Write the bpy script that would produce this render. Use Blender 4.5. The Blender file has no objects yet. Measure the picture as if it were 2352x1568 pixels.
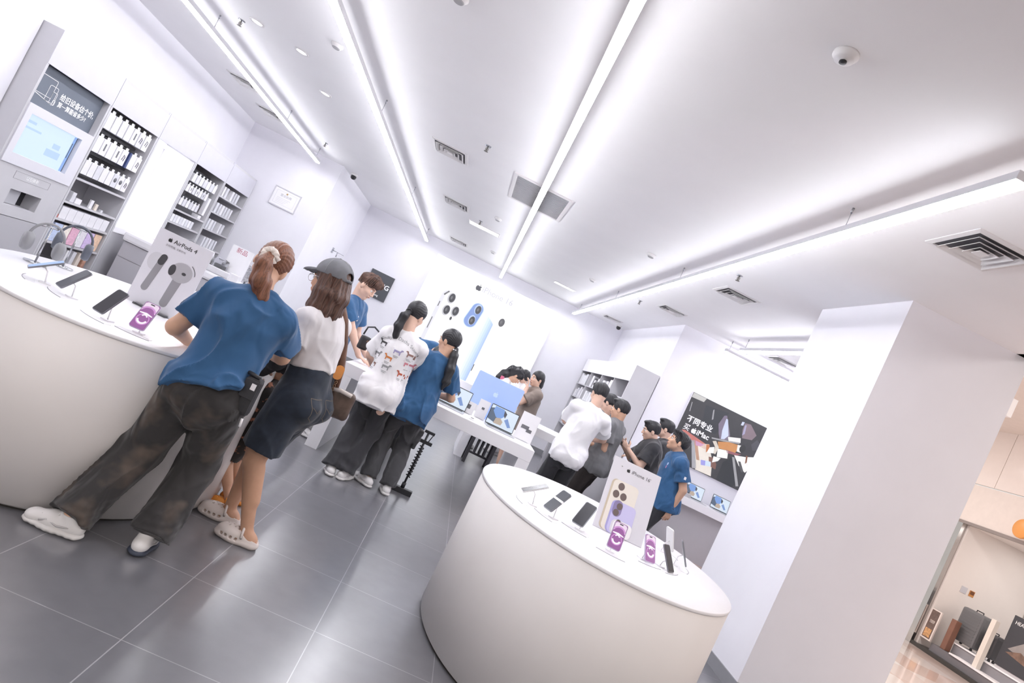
import bpy, bmesh, math, random
import numpy as np
from mathutils import Vector, Matrix
from mathutils.bvhtree import BVHTree
SC = bpy.context.scene
COL = SC.collection
R = math.radians
random.seed(4)

# ---------------------------------------------------------------- camera
FPX, YAW, PITCH, ROLL = 1430.0, 0.06231762, 0.03596399, 0.45282464
cam_d = bpy.data.cameras.new('camera')
cam = bpy.data.objects.new('camera', cam_d)
COL.objects.link(cam)
cam_d.sensor_fit = 'HORIZONTAL'
cam_d.sensor_width = 36.0
cam_d.lens = 36.0 * FPX / 2352.0
cam_d.clip_start = 0.05
cam_d.clip_end = 100
_f = Vector((math.sin(YAW) * math.cos(PITCH), math.cos(YAW) * math.cos(PITCH), math.sin(PITCH)))
_r = Vector((math.cos(YAW), -math.sin(YAW), 0))
_u = _r.cross(_f)
_r2 = _r * math.cos(ROLL) + _u * math.sin(ROLL)
_u2 = -_r * math.sin(ROLL) + _u * math.cos(ROLL)
_m = Matrix((_r2, _u2, -_f)).transposed().to_4x4()
_m.translation = (0, 0, 1.5)
cam.matrix_world = _m
SC.camera = cam

# ---------------------------------------------------------------- world, exposure
world = bpy.data.worlds.new('world')
SC.world = world
world.use_nodes = True
world.node_tree.nodes['Background'].inputs[0].default_value = (1.0, 0.96, 0.93, 1)
world.node_tree.nodes['Background'].inputs[1].default_value = 0.62
SC.view_settings.view_transform = 'Standard'
SC.view_settings.look = 'None'
SC.view_settings.exposure = 0.4
SC.view_settings.gamma = 1.0
SC.view_settings.use_curve_mapping = False
try:
    SC.cycles.use_denoising = True
    SC.cycles.max_bounces = 8
    SC.cycles.diffuse_bounces = 6
    SC.cycles.glossy_bounces = 3
    SC.cycles.transmission_bounces = 4
    SC.cycles.caustics_reflective = False
    SC.cycles.caustics_refractive = False
    SC.cycles.sample_clamp_indirect = 6
except Exception:
    pass
TUBE_POWER = 30.0      # radiance of the LED tubes' diffusers
TUBE_COL = (0.955, 0.955, 1.0)
MALL_W = 115.0        # watts of each mall ceiling panel
MALL_COL = (1.0, 0.95, 0.92)
def area_lamp(name, loc, size, watts, col, rot=(0, 0, 0)):
    d = bpy.data.lights.new(name, 'AREA'); d.shape = 'RECTANGLE'; d.size, d.size_y = size
    d.energy = watts; d.color = col
    o = bpy.data.objects.new(name, d); o.location = loc; o.rotation_euler = rot; COL.objects.link(o)
    return o
# ceiling panels of the mall corridor beside and in front of the shop
for i, (x, y) in enumerate(((7.0, 3.0), (7.0, 8.0), (7.2, 13.0))):
    area_lamp('mall_lamp', (x, y, 4.62), (1.6, 2.4), MALL_W, MALL_COL)
area_lamp('window_fill_lamp', (12.2, 9.5, 2.64), (1.6, 4.0), 34.0, MALL_COL)  # unseen fill light, added to brighten the inside of the shop window
for i, x in enumerate((-3.5, 1.5)):
    area_lamp('mall_lamp', (x, -4.2, 4.62), (2.0, 2.0), MALL_W * 1.2, MALL_COL)

# ---------------------------------------------------------------- materials
MATS = {}
def lin(c):
    if isinstance(c, str):
        c = [int(c[i:i + 2], 16) / 255 for i in (0, 2, 4)]
    return tuple((v / 12.92 if v <= .04045 else ((v + .055) / 1.055) ** 2.4) for v in c)
def mat(name, col, rough=0.5, metal=0.0, var=0.0, scale=8.0, emit=0.0, bump=0.0, stretch=None, col2=None, alpha=None, trans=0.0, spec=None, lo=0.35, hi=0.65):
    """procedural principled material; col in sRGB hex or 0-1 tuple; noise varies it by var or mixes towards col2"""
    if name in MATS:
        return MATS[name]
    m = bpy.data.materials.new(name); m.use_nodes = True
    nt = m.node_tree; N = nt.nodes; L = nt.links
    b = N['Principled BSDF']
    c = lin(col); k_ = (.08 if emit >= .25 else 1 - emit) if emit else 1
    b.inputs['Base Color'].default_value = (*c, 1)
    b.inputs['Roughness'].default_value = rough
    b.inputs['Metallic'].default_value = metal
    if spec is not None:
        b.inputs['Specular IOR Level'].default_value = spec
    tc = N.new('ShaderNodeTexCoord'); mp = N.new('ShaderNodeMapping')
    L.new(tc.outputs['Object'], mp.inputs[0])
    if stretch:
        mp.inputs['Scale'].default_value = stretch
    nz = N.new('ShaderNodeTexNoise'); nz.inputs['Scale'].default_value = scale; nz.inputs['Detail'].default_value = 3
    L.new(mp.outputs[0], nz.inputs[0])
    rp = N.new('ShaderNodeValToRGB'); L.new(nz.outputs['Fac'], rp.inputs[0])
    e = rp.color_ramp.elements
    e[0].position, e[1].position = lo, hi
    v = max(var, 0.004)
    c2 = lin(col2) if col2 else tuple(min(1, x * (1 + v)) for x in c)
    c1 = c if col2 else tuple(x * (1 - v) for x in c)
    e[0].color = (*c1, 1); e[1].color = (*c2, 1)
    if emit:
        dk = N.new('ShaderNodeMix'); dk.data_type = 'RGBA'; dk.inputs[0].default_value = 1 - k_
        dk.inputs[7].default_value = (.02, .02, .02, 1)
        L.new(rp.outputs[0], dk.inputs[6]); L.new(dk.outputs[2], b.inputs['Base Color'])
    else:
        L.new(rp.outputs[0], b.inputs['Base Color'])
    if emit:
        L.new(rp.outputs[0], b.inputs['Emission Color'])
        b.inputs['Emission Strength'].default_value = emit * .8
    if bump:
        bp = N.new('ShaderNodeBump'); bp.inputs['Strength'].default_value = bump; bp.inputs['Distance'].default_value = 0.01
        L.new(nz.outputs['Fac'], bp.inputs['Height']); L.new(bp.outputs[0], b.inputs['Normal'])
    if trans:
        b.inputs['Transmission Weight'].default_value = trans
    if alpha is not None:
        b.inputs['Alpha'].default_value = alpha
    MATS[name] = m
    return m

def cloth(name, col, var=.04, wr=.5, scale=7.0, stretch=(1, 1, .6), col2=None, cscale=8.0, lo=.35, hi=.65, rough=.88):
    """woven cloth: colour as in mat(), plus soft creases as bump"""
    if name in MATS: return MATS[name]
    m = mat(name, col, rough, 0, var, cscale, col2=col2, lo=lo, hi=hi)
    N = m.node_tree.nodes; L = m.node_tree.links; b = N['Principled BSDF']
    tc = N.new('ShaderNodeTexCoord'); mp = N.new('ShaderNodeMapping'); mp.inputs['Scale'].default_value = stretch
    L.new(tc.outputs['Object'], mp.inputs[0])
    a = N.new('ShaderNodeTexNoise'); a.inputs['Scale'].default_value = scale; a.inputs['Detail'].default_value = 1.5; a.inputs['Distortion'].default_value = .8; a.inputs['Roughness'].default_value = .4
    L.new(mp.outputs[0], a.inputs[0])
    bp = N.new('ShaderNodeBump'); bp.inputs['Strength'].default_value = wr; bp.inputs['Distance'].default_value = .07
    L.new(a.outputs['Fac'], bp.inputs['Height']); L.new(bp.outputs[0], b.inputs['Normal'])
    b.inputs['Sheen Weight'].default_value = .15
    return m

# ---------------------------------------------------------------- mesh helpers
def rotz(a): return Matrix.Rotation(a, 4, 'Z')
class MB:
    """collects simple shapes and links them as one mesh object"""
    def __init__(s): s.v = []; s.f = []; s.sm = []
    def add(s, vs, fs, smooth=False, M=None):
        o = len(s.v)
        if M is not None: vs = [tuple(M @ Vector(p)) for p in vs]
        s.v += [tuple(p) for p in vs]; s.f += [tuple(i + o for i in f) for f in fs]; s.sm += [smooth] * len(fs)
        return s
    def box(s, x0, x1, y0, y1, z0, z1, M=None, bev=0.0):
        if bev:
            bm = bmesh.new(); bmesh.ops.create_cube(bm, size=1)
            for q in bm.verts:
                q.co = Vector(((x0 + x1) / 2 + q.co.x * (x1 - x0), (y0 + y1) / 2 + q.co.y * (y1 - y0), (z0 + z1) / 2 + q.co.z * (z1 - z0)))
            bmesh.ops.bevel(bm, geom=list(bm.edges), offset=bev, segments=2, profile=.6, affect='EDGES')
            bm.verts.index_update()
            s.add([q.co[:] for q in bm.verts], [[q.index for q in f.verts] for f in bm.faces], False, M); bm.free()
            return s
        v = [(x, y, z) for x in (x0, x1) for y in (y0, y1) for z in (z0, z1)]
        return s.add(v, [(0, 1, 3, 2), (4, 6, 7, 5), (0, 4, 5, 1), (2, 3, 7, 6), (0, 2, 6, 4), (1, 5, 7, 3)], False, M)
    def prism(s, poly, z0, z1, M=None, smooth=False):
        n = len(poly)
        v = [(x, y, z0) for x, y in poly] + [(x, y, z1) for x, y in poly]
        f = [tuple(range(n))[::-1], tuple(range(n, 2 * n))] + [(i, (i + 1) % n, n + (i + 1) % n, n + i) for i in range(n)]
        s.add(v, f, False, M)
        if smooth:
            for k in range(len(s.sm) - n, len(s.sm)): s.sm[k] = True
        return s
    def tube(s, pts, r, n=8, M=None, caps=True):
        pts = [Vector(p) for p in pts]; rs = r if isinstance(r, (list, tuple)) else [r] * len(pts)
        v = []; f = []; up = None
        for i, p in enumerate(pts):
            d = (pts[min(i + 1, len(pts) - 1)] - pts[max(i - 1, 0)]).normalized()
            if up is None:
                up = Vector((0, 0, 1)) if abs(d.z) < .9 else Vector((1, 0, 0))
            a = d.cross(up).normalized(); b = a.cross(d).normalized(); up = b
            for k in range(n):
                t = 2 * math.pi * k / n
                v.append(p + (a * math.cos(t) + b * math.sin(t)) * rs[i])
        for i in range(len(pts) - 1):
            for k in range(n):
                f.append((i * n + k, i * n + (k + 1) % n, (i + 1) * n + (k + 1) % n, (i + 1) * n + k))
        s.add(v, f, True, M)
        if caps:
            o = len(s.v) - len(v)
            s.f += [tuple(o + k for k in range(n))[::-1], tuple(o + (len(pts) - 1) * n + k for k in range(n))]; s.sm += [False, False]
        return s
    def lathe(s, prof, n=24, M=None, sx=1.0, sy=1.0):
        v = [(r * sx * math.cos(2 * math.pi * k / n), r * sy * math.sin(2 * math.pi * k / n), z) for r, z in prof for k in range(n)]
        f = [(i * n + k, i * n + (k + 1) % n, (i + 1) * n + (k + 1) % n, (i + 1) * n + k) for i in range(len(prof) - 1) for k in range(n)]
        s.add(v, f, True, M)
        o = len(s.v) - len(v)
        s.f += [tuple(o + k for k in range(n))[::-1], tuple(o + (len(prof) - 1) * n + k for k in range(n))]; s.sm += [False, False]
        return s
    def build(s, name, m, parent=None, loc=None, rot=None):
        me = bpy.data.meshes.new(name); me.from_pydata(s.v, [], s.f)
        me.polygons.foreach_set('use_smooth', s.sm)
        if m: me.materials.append(m)
        me.validate(); me.update()
        o = bpy.data.objects.new(name, me); COL.objects.link(o)
        if parent: o.parent = parent
        if loc: o.location = loc
        if rot: o.rotation_euler = rot
        return o
def tag(o, label=None, cat=None, group=None, kind=None):
    if label: o['label'] = label
    if cat: o['category'] = cat
    if group: o['group'] = group
    if kind: o['kind'] = kind
    return o
def thing(name, label, cat, loc=(0, 0, 0), rz=0.0, group=None):
    o = bpy.data.objects.new(name, None); COL.objects.link(o)
    o.empty_display_size = .1; o.location = loc; o.rotation_euler = (0, 0, rz)
    return tag(o, label, cat, group)
def struct(name, mb, m, parent=None):
    return tag(mb.build(name, m, parent), kind='structure')
KIDS = {}
def copy_tree(o, parent=None, loc=None, rz=None, label=None, group=None):
    c = o.copy(); COL.objects.link(c)
    if parent: c.parent = parent
    for ch in list(o.children): copy_tree(ch, c)
    if loc is not None: c.location = loc
    if rz is not None: c.rotation_euler = (0, 0, rz)
    if label: c['label'] = label
    if group: c['group'] = group
    return c
def rrect(w, h, r, n=5, cx=0.0, cy=0.0):
    p = []
    for sx, sy, a0 in ((1, 1, 0), (-1, 1, 90), (-1, -1, 180), (1, -1, 270)):
        for k in range(n + 1):
            a = R(a0 + 90 * k / n)
            p.append((cx + sx * (w / 2 - r) + r * math.cos(a), cy + sy * (h / 2 - r) + r * math.sin(a)))
    return p
def ell(rx, ry, n=48, cx=0.0, cy=0.0):
    return [(cx + rx * math.cos(2 * math.pi * k / n), cy + ry * math.sin(2 * math.pi * k / n)) for k in range(n)]
def ring(rx, ry, t, n=32, cx=0.0, cy=0.0, a0=0.0, a1=2 * math.pi):
    full = abs(a1 - a0 - 2 * math.pi) < 1e-6
    o = [(cx + rx * math.cos(a0 + (a1 - a0) * k / n), cy + ry * math.sin(a0 + (a1 - a0) * k / n)) for k in range(n + 1)]
    i = [(cx + (rx - t) * math.cos(a0 + (a1 - a0) * k / n), cy + (ry - t) * math.sin(a0 + (a1 - a0) * k / n)) for k in range(n + 1)]
    return o + i[::-1]
# frames that stand a flat drawing (x right, y up, z out) on a wall
def face_cam(x, y, z): return Matrix.Translation((x, y, z)) @ Matrix.Rotation(R(90), 4, 'X')                  # faces -Y
def face_right(x, y, z): return Matrix.Translation((x, y, z)) @ Matrix.Rotation(R(90), 4, 'Z') @ Matrix.Rotation(R(90), 4, 'X')   # faces +X
def face_left(x, y, z): return Matrix.Translation((x, y, z)) @ Matrix.Rotation(R(-90), 4, 'Z') @ Matrix.Rotation(R(90), 4, 'X')   # faces -X
_TXT = {}
def text_mesh(name, s, size, m, parent, M=None, align='LEFT', depth=0.0006, bold=0.0, sx=1.0):
    """lettering as a thin mesh; M places the flat text"""
    cu = bpy.data.curves.new('lettering', 'FONT'); cu.body = s; cu.size = size; cu.align_x = align; cu.align_y = 'CENTER'
    cu.extrude = depth; cu.offset = bold; cu.resolution_u = 3
    o = bpy.data.objects.new('lettering', cu); COL.objects.link(o)
    bpy.context.view_layer.update()
    me = bpy.data.meshes.new_from_object(o.evaluated_get(bpy.context.evaluated_depsgraph_get()))
    bpy.data.objects.remove(o); bpy.data.curves.remove(cu)
    if sx != 1.0: me.transform(Matrix.Diagonal((sx, 1, 1, 1)))
    if M is not None: me.transform(M)
    me.materials.clear(); me.materials.append(m)
    t = bpy.data.objects.new(name, me); COL.objects.link(t)
    if parent: t.parent = parent
    return t
def apple(size, n=14):
    """outline polygons of the bitten-apple mark, about `size` high: body and leaf"""
    R_ = []
    body = [(0.0, .60), (.10, .66), (.24, .71), (.38, .70), (.50, .63)]
    body += [(.57, .55)]
    # bite on the right
    for k in range(9):
        a = R(118 + (242 - 118) * k / 8)
        body.append((.74 + .30 * math.cos(a), .30 + .28 * math.sin(a)))
    body += [(.62, .02), (.55, -.13), (.44, -.28), (.31, -.38), (.18, -.37), (.06, -.33), (-.06, -.33), (-.18, -.37), (-.31, -.38),
             (-.44, -.28), (-.56, -.10), (-.62, .12), (-.61, .34), (-.53, .54), (-.40, .67), (-.25, .71), (-.10, .66)]
    leaf = [(0.0, .74), (.03, .86), (.12, .98), (.26, 1.05), (.25, .93), (.17, .81)]
    k = size / 1.43
    return [[(x * k, (y - .33) * k) for x, y in body], [(x * k, (y - .33) * k) for x, y in leaf]]
def flat(poly, z=0.0, t=0.0008, mb=None, M=None):
    mb = mb or MB()
    return mb.prism(poly, z, z + t, M)
def apple_mark(name, size, m, parent, M, t=0.0008):
    mb = MB()
    for p in apple(size): mb.prism(p, 0, t, M)
    return mb.build(name, m, parent)
# ---------------------------------------------------------------- shared materials
M_WALL = mat('white_wall_paint', 'eeedf3', .75, var=.01, scale=3)
M_CEIL = mat('ceiling_paint', 'f8f7f8', .85, var=.01, scale=2)
M_WHITE = mat('white_gloss_laminate', 'f4f3f6', .28, var=.008)
M_COUNTER = mat('counter_side_white', 'ece8e6', .45, var=.02, scale=2)
M_GREY = mat('light_grey_cabinet', 'c6c5c9', .5, var=.02, scale=4)
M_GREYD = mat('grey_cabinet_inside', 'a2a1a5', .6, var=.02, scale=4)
M_GREYL = mat('pale_grey_cabinet_front', 'cdccd4', .5, var=.01)
M_BLACK = mat('black_plastic', '26262a', .4, var=.05)
M_DARK = mat('dark_grey_plastic', '4a4a4f', .45, var=.05)
M_METAL = mat('brushed_steel', 'b9bbc0', .25, .9, var=.05)
M_CHROME = mat('mirror_steel', 'c6c3c1', .16, 1.0, var=.04, scale=2, bump=.05)
M_BEIGE = mat('mall_beige_paint', 'ddd4ce', .6, var=.02)
M_BEIGEG = mat('mall_gloss_panel', 'e6ddd8', .12, var=.01)
M_PAPER = mat('white_card', 'f5f4f7', .6, var=.01)
M_INK = mat('black_print', '232326', .6, var=.02)
M_WINK = mat('white_print', 'fafafa', .6, var=.01)
M_LAMP = None

def tile_material():
    m = bpy.data.materials.new('dark_stone_floor_tile'); m.use_nodes = True
    N = m.node_tree.nodes; L = m.node_tree.links; b = N['Principled BSDF']
    tc = N.new('ShaderNodeTexCoord'); mp = N.new('ShaderNodeMapping')
    mp.inputs['Location'].default_value = (.652, -2.343, 0)
    L.new(tc.outputs['Object'], mp.inputs[0])
    br = N.new('ShaderNodeTexBrick'); br.offset = 0; br.squash = 1
    br.inputs['Scale'].default_value = 1; br.inputs['Brick Width'].default_value = .6; br.inputs['Row Height'].default_value = .602
    br.inputs['Mortar Size'].default_value = .0024; br.inputs['Mortar Smooth'].default_value = .2; br.inputs['Bias'].default_value = 0
    br.inputs['Color1'].default_value = (*lin('6c6c71'), 1); br.inputs['Color2'].default_value = (*lin('707075'), 1)
    br.inputs['Mortar'].default_value = (*lin('a6a6aa'), 1)
    L.new(mp.outputs[0], br.inputs['Vector'])
    nz = N.new('ShaderNodeTexNoise'); nz.inputs['Scale'].default_value = 9; nz.inputs['Detail'].default_value = 6
    L.new(tc.outputs['Object'], nz.inputs[0])
    mx = N.new('ShaderNodeMix'); mx.data_type = 'RGBA'; mx.blend_type = 'MULTIPLY'; mx.inputs[0].default_value = 1
    rp = N.new('ShaderNodeValToRGB'); rp.color_ramp.elements[0].color = (.9, .9, .9, 1); rp.color_ramp.elements[1].color = (1.08, 1.08, 1.08, 1)
    rp.color_ramp.elements[0].position = .3; rp.color_ramp.elements[1].position = .7
    L.new(nz.outputs['Fac'], rp.inputs[0]); L.new(br.outputs['Color'], mx.inputs[6]); L.new(rp.outputs[0], mx.inputs[7])
    L.new(mx.outputs[2], b.inputs['Base Color'])
    b.inputs['Roughness'].default_value = .278
    b.inputs['IOR'].default_value = 2.0
    b.inputs['Specular IOR Level'].default_value = .9
    return m
def marble_material():
    m = bpy.data.materials.new('polished_mall_marble'); m.use_nodes = True
    N = m.node_tree.nodes; L = m.node_tree.links; b = N['Principled BSDF']
    tc = N.new('ShaderNodeTexCoord')
    br = N.new('ShaderNodeTexBrick'); br.offset = 0; br.inputs['Scale'].default_value = 1
    br.inputs['Brick Width'].default_value = .9; br.inputs['Row Height'].default_value = .9; br.inputs['Mortar Size'].default_value = .003
    br.inputs['Color1'].default_value = (*lin('cdb5aa'), 1); br.inputs['Color2'].default_value = (*lin('e2dad5'), 1); br.inputs['Mortar'].default_value = (*lin('c9b5a8'), 1)
    L.new(tc.outputs['Object'], br.inputs['Vector']); L.new(br.outputs['Color'], b.inputs['Base Color'])
    b.inputs['Roughness'].default_value = .1
    return m
# ---------------------------------------------------------------- the setting
CH = 3.32
struct('floor', MB().box(-5.3, 4.03, -3.0, 14.1, -.12, 0), tile_material())
mf = MB().box(4.03, 14.5, -3.0, 17, -.12, 0).box(-5.3, 14.5, -8, -3.0, -.12, 0)
struct('floor_mall', mf, marble_material())
struct('ceiling', MB().box(-5.3, 4.03, -1.2, 14.1, CH, CH + .2).box(4.03, 5.5, 6.2, 9.9, CH, CH + .2), M_CEIL)
struct('wall_back', MB().box(-3.4, 3.2, 13.8, 14.0, 0, CH), M_WALL)
struct('wall_left', MB().box(-5.05, -4.88, 5.6, 11.0, 0, CH).box(-5.05, -4.585, -1.2, 5.735, 0, CH), M_WALL)
struct('wall_left_column', MB().box(-5.05, -3.23, 10.83, 14.0, 0, CH), M_WALL)
struct('wall_right', MB().box(3.0, 5.6, 9.76, 14.0, 0, CH), M_WALL)
struct('wall_right_recess', MB().box(5.36, 5.5, 6.4, 9.76, 0, CH).box(3.2, 5.3, 6.18, 6.28, 0, CH), M_WALL)
struct('wall_right_pillar', MB().box(2.953, 4.03, 4.593, 5.83, 0, CH), M_WALL)
M_SKIRT = mat('grey_skirting', '8e8e92', .5, var=.02)
struct('baseboard_pillar', MB().box(2.94, 4.04, 4.58, 5.84, 0, .1), M_SKIRT)
struct('baseboard_back', MB().box(-3.23, 3.0, 13.78, 13.8, 0, .12), M_SKIRT)
struct('baseboard_right', MB().box(2.985, 3.0, 9.75, 13.8, 0, .12).box(3.0, 5.36, 9.745, 9.76, 0, .12), M_SKIRT)
struct('baseboard_left', MB().box(-3.23, -3.215, 10.83, 13.8, 0, .12).box(-4.6, -3.23, 10.815, 10.83, 0, .12).box(-4.585, -4.57, -1.2, 5.735, 0, .1), M_SKIRT)
# shop front above the ceiling line and the mall corridor on the right
struct('wall_shop_front', MB().box(3.9, 4.03, -1.2, 4.593, CH, 4.7).box(-5.3, 4.03, -1.3, -1.2, CH, 4.7).box(3.9, 4.03, 4.593, 6.3, CH + .2, 4.7).box(4.03, 5.3, 6.2, 6.3, CH + .2, 4.7), M_BEIGE)
struct('ceiling_mall', MB().box(3.9, 14.5, -8, 17, 4.7, 4.85).box(-5.3, 3.9, -8, -1.2, 4.7, 4.85), M_BEIGE)
XM = 10.7
fas = MB().box(XM, XM + .3, 2.0, 17, 2.7, 3.5).box(XM, XM + .3, 12.35, 17, 0, 2.7)
struct('wall_mall_fascia', fas, M_BEIGE)
gl = MB()
for k in range(8):
    y0 = 3.2 + k * 1.7
    gl.box(XM - .03, XM + .02, y0 + .006, y0 + 1.694, 3.52, 4.7)
struct('trim_1', gl, M_BEIGEG)
struct('trim_2', MB().box(XM - .02, XM + .08, 4, 12.35, 2.66, 2.72), mat('grey_reveal', '8c8380', .4))
struct('trim_3', MB().box(XM - .012, XM + .12, 12.05, 12.36, 0, 2.66), M_CHROME)
struct('wall_mall_window_back', MB().box(XM + 3.0, XM + 3.15, 4, 13, 0, 2.7).box(XM + .1, XM + 1.95, 12.0, 12.2, 0, 2.7).box(XM + 1.95, XM + 3.0, 12.9, 13.0, 0, 2.7).box(XM + .1, XM + 3.1, 3.9, 13, 2.66, 2.9), mat('window_back_white', 'e9e3df', .6))
struct('floor_mall_window', MB().box(XM, XM + 3.0, 4, 12.95, 0, .07), mat('black_plinth', '3a3836', .4))

# ---------------------------------------------------------------- linear lamps
M_TUBE = mat('lit_tube_diffuser', (1, 1, 1), .5, emit=1)
_b = M_TUBE.node_tree.nodes['Principled BSDF']
for l in list(_b.inputs['Emission Color'].links): M_TUBE.node_tree.links.remove(l)
_b.inputs['Emission Color'].default_value = (*TUBE_COL, 1); _b.inputs['Emission Strength'].default_value = TUBE_POWER
M_ALU = mat('white_lamp_housing', 'e6e6ea', .5)
def tube_lamp(label, p0, p1, hang, z=3.13):
    """suspended linear lamp from p0 to p1 (x,y); hang = list of distances of the rods from p0"""
    d = Vector((p1[0] - p0[0], p1[1] - p0[1])); n = d.length; a = math.atan2(d.y, d.x)
    t = thing('linear_pendant_lamp', label, 'ceiling lamp', (p0[0], p0[1], z), a, 'linear lamps under the ceiling')
    MB().box(0, n, -.031, .031, .004, .045).build('housing', M_ALU, t)
    MB().box(.004, n - .004, -.03, .03, -.014, .0039).build('diffuser', M_TUBE, t)
    for h in hang:
        rd = MB().tube([(h, 0, .045), (h, 0, CH - z)], .0025, 6).tube([(h, 0, CH - z - .035), (h, 0, CH - z)], .008, 8)
        rd.build('hanging_rod', M_METAL, t)
tube_lamp('long glowing ceiling tube nearest the grey wall cabinets', (-3.54, 2.0), (-3.54, 10.5), [.8, 4.2, 6.66, 8.3])
tube_lamp('long glowing ceiling tube over the grouped shoppers, second from the cabinets', (-1.765, 2.0), (-1.765, 13.5), [1, 4.2, 7.6, 11])
tube_lamp('long glowing ceiling tube crossing in front of the wide dark-slotted air grille', (0.01, 2.0), (.01, 13.5), [1, 4.2, 7.6, 11])
tube_lamp('long glowing ceiling tube beside the square air diffuser', (1.79, 2.45), (1.79, 13.5), [1.27, 4.3, 7.3, 10.5])
tube_lamp('short glowing tube along the wall above the dark artwork', (3.57, 9.24), (5.3, 9.24), [.05, 1.3])
tube_lamp('short glowing tube that ends behind the white pillar', (3.57, 6.4), (3.57, 8.7), [.5, 2.2])
# ---------------------------------------------------------------- things on the ceiling
M_VENT = mat('vent_white', 'e2e0e0', .5)
M_SLOT = mat('vent_dark_slot', '5c5b5f', .7)
def square_ring(w, t, z0, z1, mb, slope=0.0):
    o, i = w / 2, w / 2 - t
    for a in range(4):
        M = rotz(R(90 * a))
        v = [(-o, -o, z0), (o, -o, z0), (i, -i, z1), (-i, -i, z1), (-o, -o, z0 + .004), (o, -o, z0 + .004), (i, -i, z1 + .004), (-i, -i, z1 + .004)]
        mb.add(v, [(0, 1, 2, 3), (7, 6, 5, 4), (0, 4, 5, 1), (1, 5, 6, 2), (2, 6, 7, 3), (3, 7, 4, 0)], False, M)
    return mb
def diffuser(label, x, y, s=.36):
    t = thing('ceiling_air_diffuser', label, 'air vent', (x, y, CH), 0, 'square air diffusers in the ceiling')
    f = MB()
    for a in range(4):
        M = rotz(R(90 * a))
        f.add([(-s / 2 - .03, -s / 2 - .03, -.006), (s / 2 + .03, -s / 2 - .03, -.006), (s / 2, -s / 2, -.012), (-s / 2, -s / 2, -.012),
               (-s / 2 - .03, -s / 2 - .03, 0), (s / 2 + .03, -s / 2 - .03, 0), (s / 2, -s / 2, 0), (-s / 2, -s / 2, 0)],
              [(0, 1, 2, 3), (7, 6, 5, 4), (0, 4, 5, 1), (1, 5, 6, 2), (2, 6, 7, 3), (3, 7, 4, 0)], False, M)
    f.build('frame', M_VENT, t)
    MB().box(-s / 2, s / 2, -s / 2, s / 2, -.003, -.0005).build('dark_backing', M_SLOT, t)
    for k in range(3):
        w = s * (.9 - .27 * k)
        square_ring(w, s * .075, -.026, -.006, MB()).build('louvre', M_VENT, t)
    MB().box(-s * .09, s * .09, -s * .09, s * .09, -.026, -.02).build('centre_plate', M_VENT, t)
    return t
diffuser('square ceiling air diffuser with stepped louvres nearest the beige pillar face', 2.47, 3.45)
diffuser('square ceiling air diffuser just left of the wide dark-slotted grille', -1.09, 6.83)
diffuser('square ceiling air diffuser between the two left tubes, beyond the wide grille', -1.07, 9.32)
diffuser('square ceiling air diffuser closest to the lit phone advert wall', -1.08, 12.78, .34)
diffuser('square ceiling air diffuser right of the fourth tube, above the black-shirted man', 2.47, 6.8)
diffuser('square ceiling air diffuser above the tall grey bookcase panel', 2.55, 9.22, .34)
diffuser('small square ceiling air diffuser beside the black dome camera in the far right corner', 2.49, 12.85, .34)
diffuser('square ceiling air diffuser in the bay above the dark artwork', 4.3, 8.9, .34)
diffuser('square ceiling air diffuser behind the tube over the grey cabinets, nearer one', -4.1, 8.4)
diffuser('square ceiling air diffuser behind the tube over the grey cabinets, farther one', -4.1, 9.5)
t = thing('ceiling_return_grille', 'wide ceiling grille with rows of dark slots crossed by a tube lamp', 'air vent', (0, 6.92, CH))
g = MB()
for x0, x1, y0, y1 in ((-.34, .34, -.53, -.48), (-.34, .34, .48, .53), (-.34, -.3, -.48, .48), (.3, .34, -.48, .48)): g.box(x0, x1, y0, y1, -.012, 0)
g.build('frame', M_VENT, t)
MB().box(-.3, .3, -.48, .48, -.002, -.0003).build('dark_backing', mat('grille_dark', '2c2c30', .8), t)
g = MB()
for k in range(24):
    y = -.47 + .94 * (k + .5) / 24
    g.box(-.3, .3, y - .009, y + .004, -.012, -.004)
g.box(-.004, .004, -.48, .48, -.014, -.004)
g.build('slats', mat('grille_slat', 'b5b4b8', .5), t)
# fire sprinklers
def sprinkler(label, x, y):
    t = thing('fire_sprinkler', label, 'sprinkler', (x, y, CH), 0, 'fire sprinklers in the ceiling')
    MB().lathe([(.001, 0), (.035, 0), (.035, -.004), (.02, -.01)], 16).build('cover_plate', M_METAL, t)
    h = MB().tube([(0, 0, -.008), (0, 0, -.045)], .007, 8).tube([(-.012, 0, -.02), (-.014, 0, -.04), (0, 0, -.055)], .003, 6).tube([(.012, 0, -.02), (.014, 0, -.04), (0, 0, -.055)], .003, 6)
    h.lathe([(.001, -.055), (.022, -.056), (.022, -.059), (.001, -.06)], 12)
    h.build('sprinkler_head', mat('dull_brass', '77736e', .4, .8), t)
sprinkler('small metal fire sprinkler near the cabinet-side tube, closest to the camera', -3.25, 6.03)
sprinkler('small metal fire sprinkler between the middle tubes, just before the slotted grille', -.66, 6.03)
sprinkler('small metal fire sprinkler beside the bright rectangular ceiling panel', -.65, 9.7)
sprinkler('small metal fire sprinkler at the far end of the cabinet-side tube', -3.28, 9.66)
sprinkler('small metal fire sprinkler right of the fourth tube, before the square diffusers', 2.15, 6.07)
sprinkler('small metal fire sprinkler right of the fourth tube, near its far end', 2.15, 9.67)
M_GLOW = mat('lit_panel', (.97, .97, 1), .5, emit=2.2)
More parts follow.
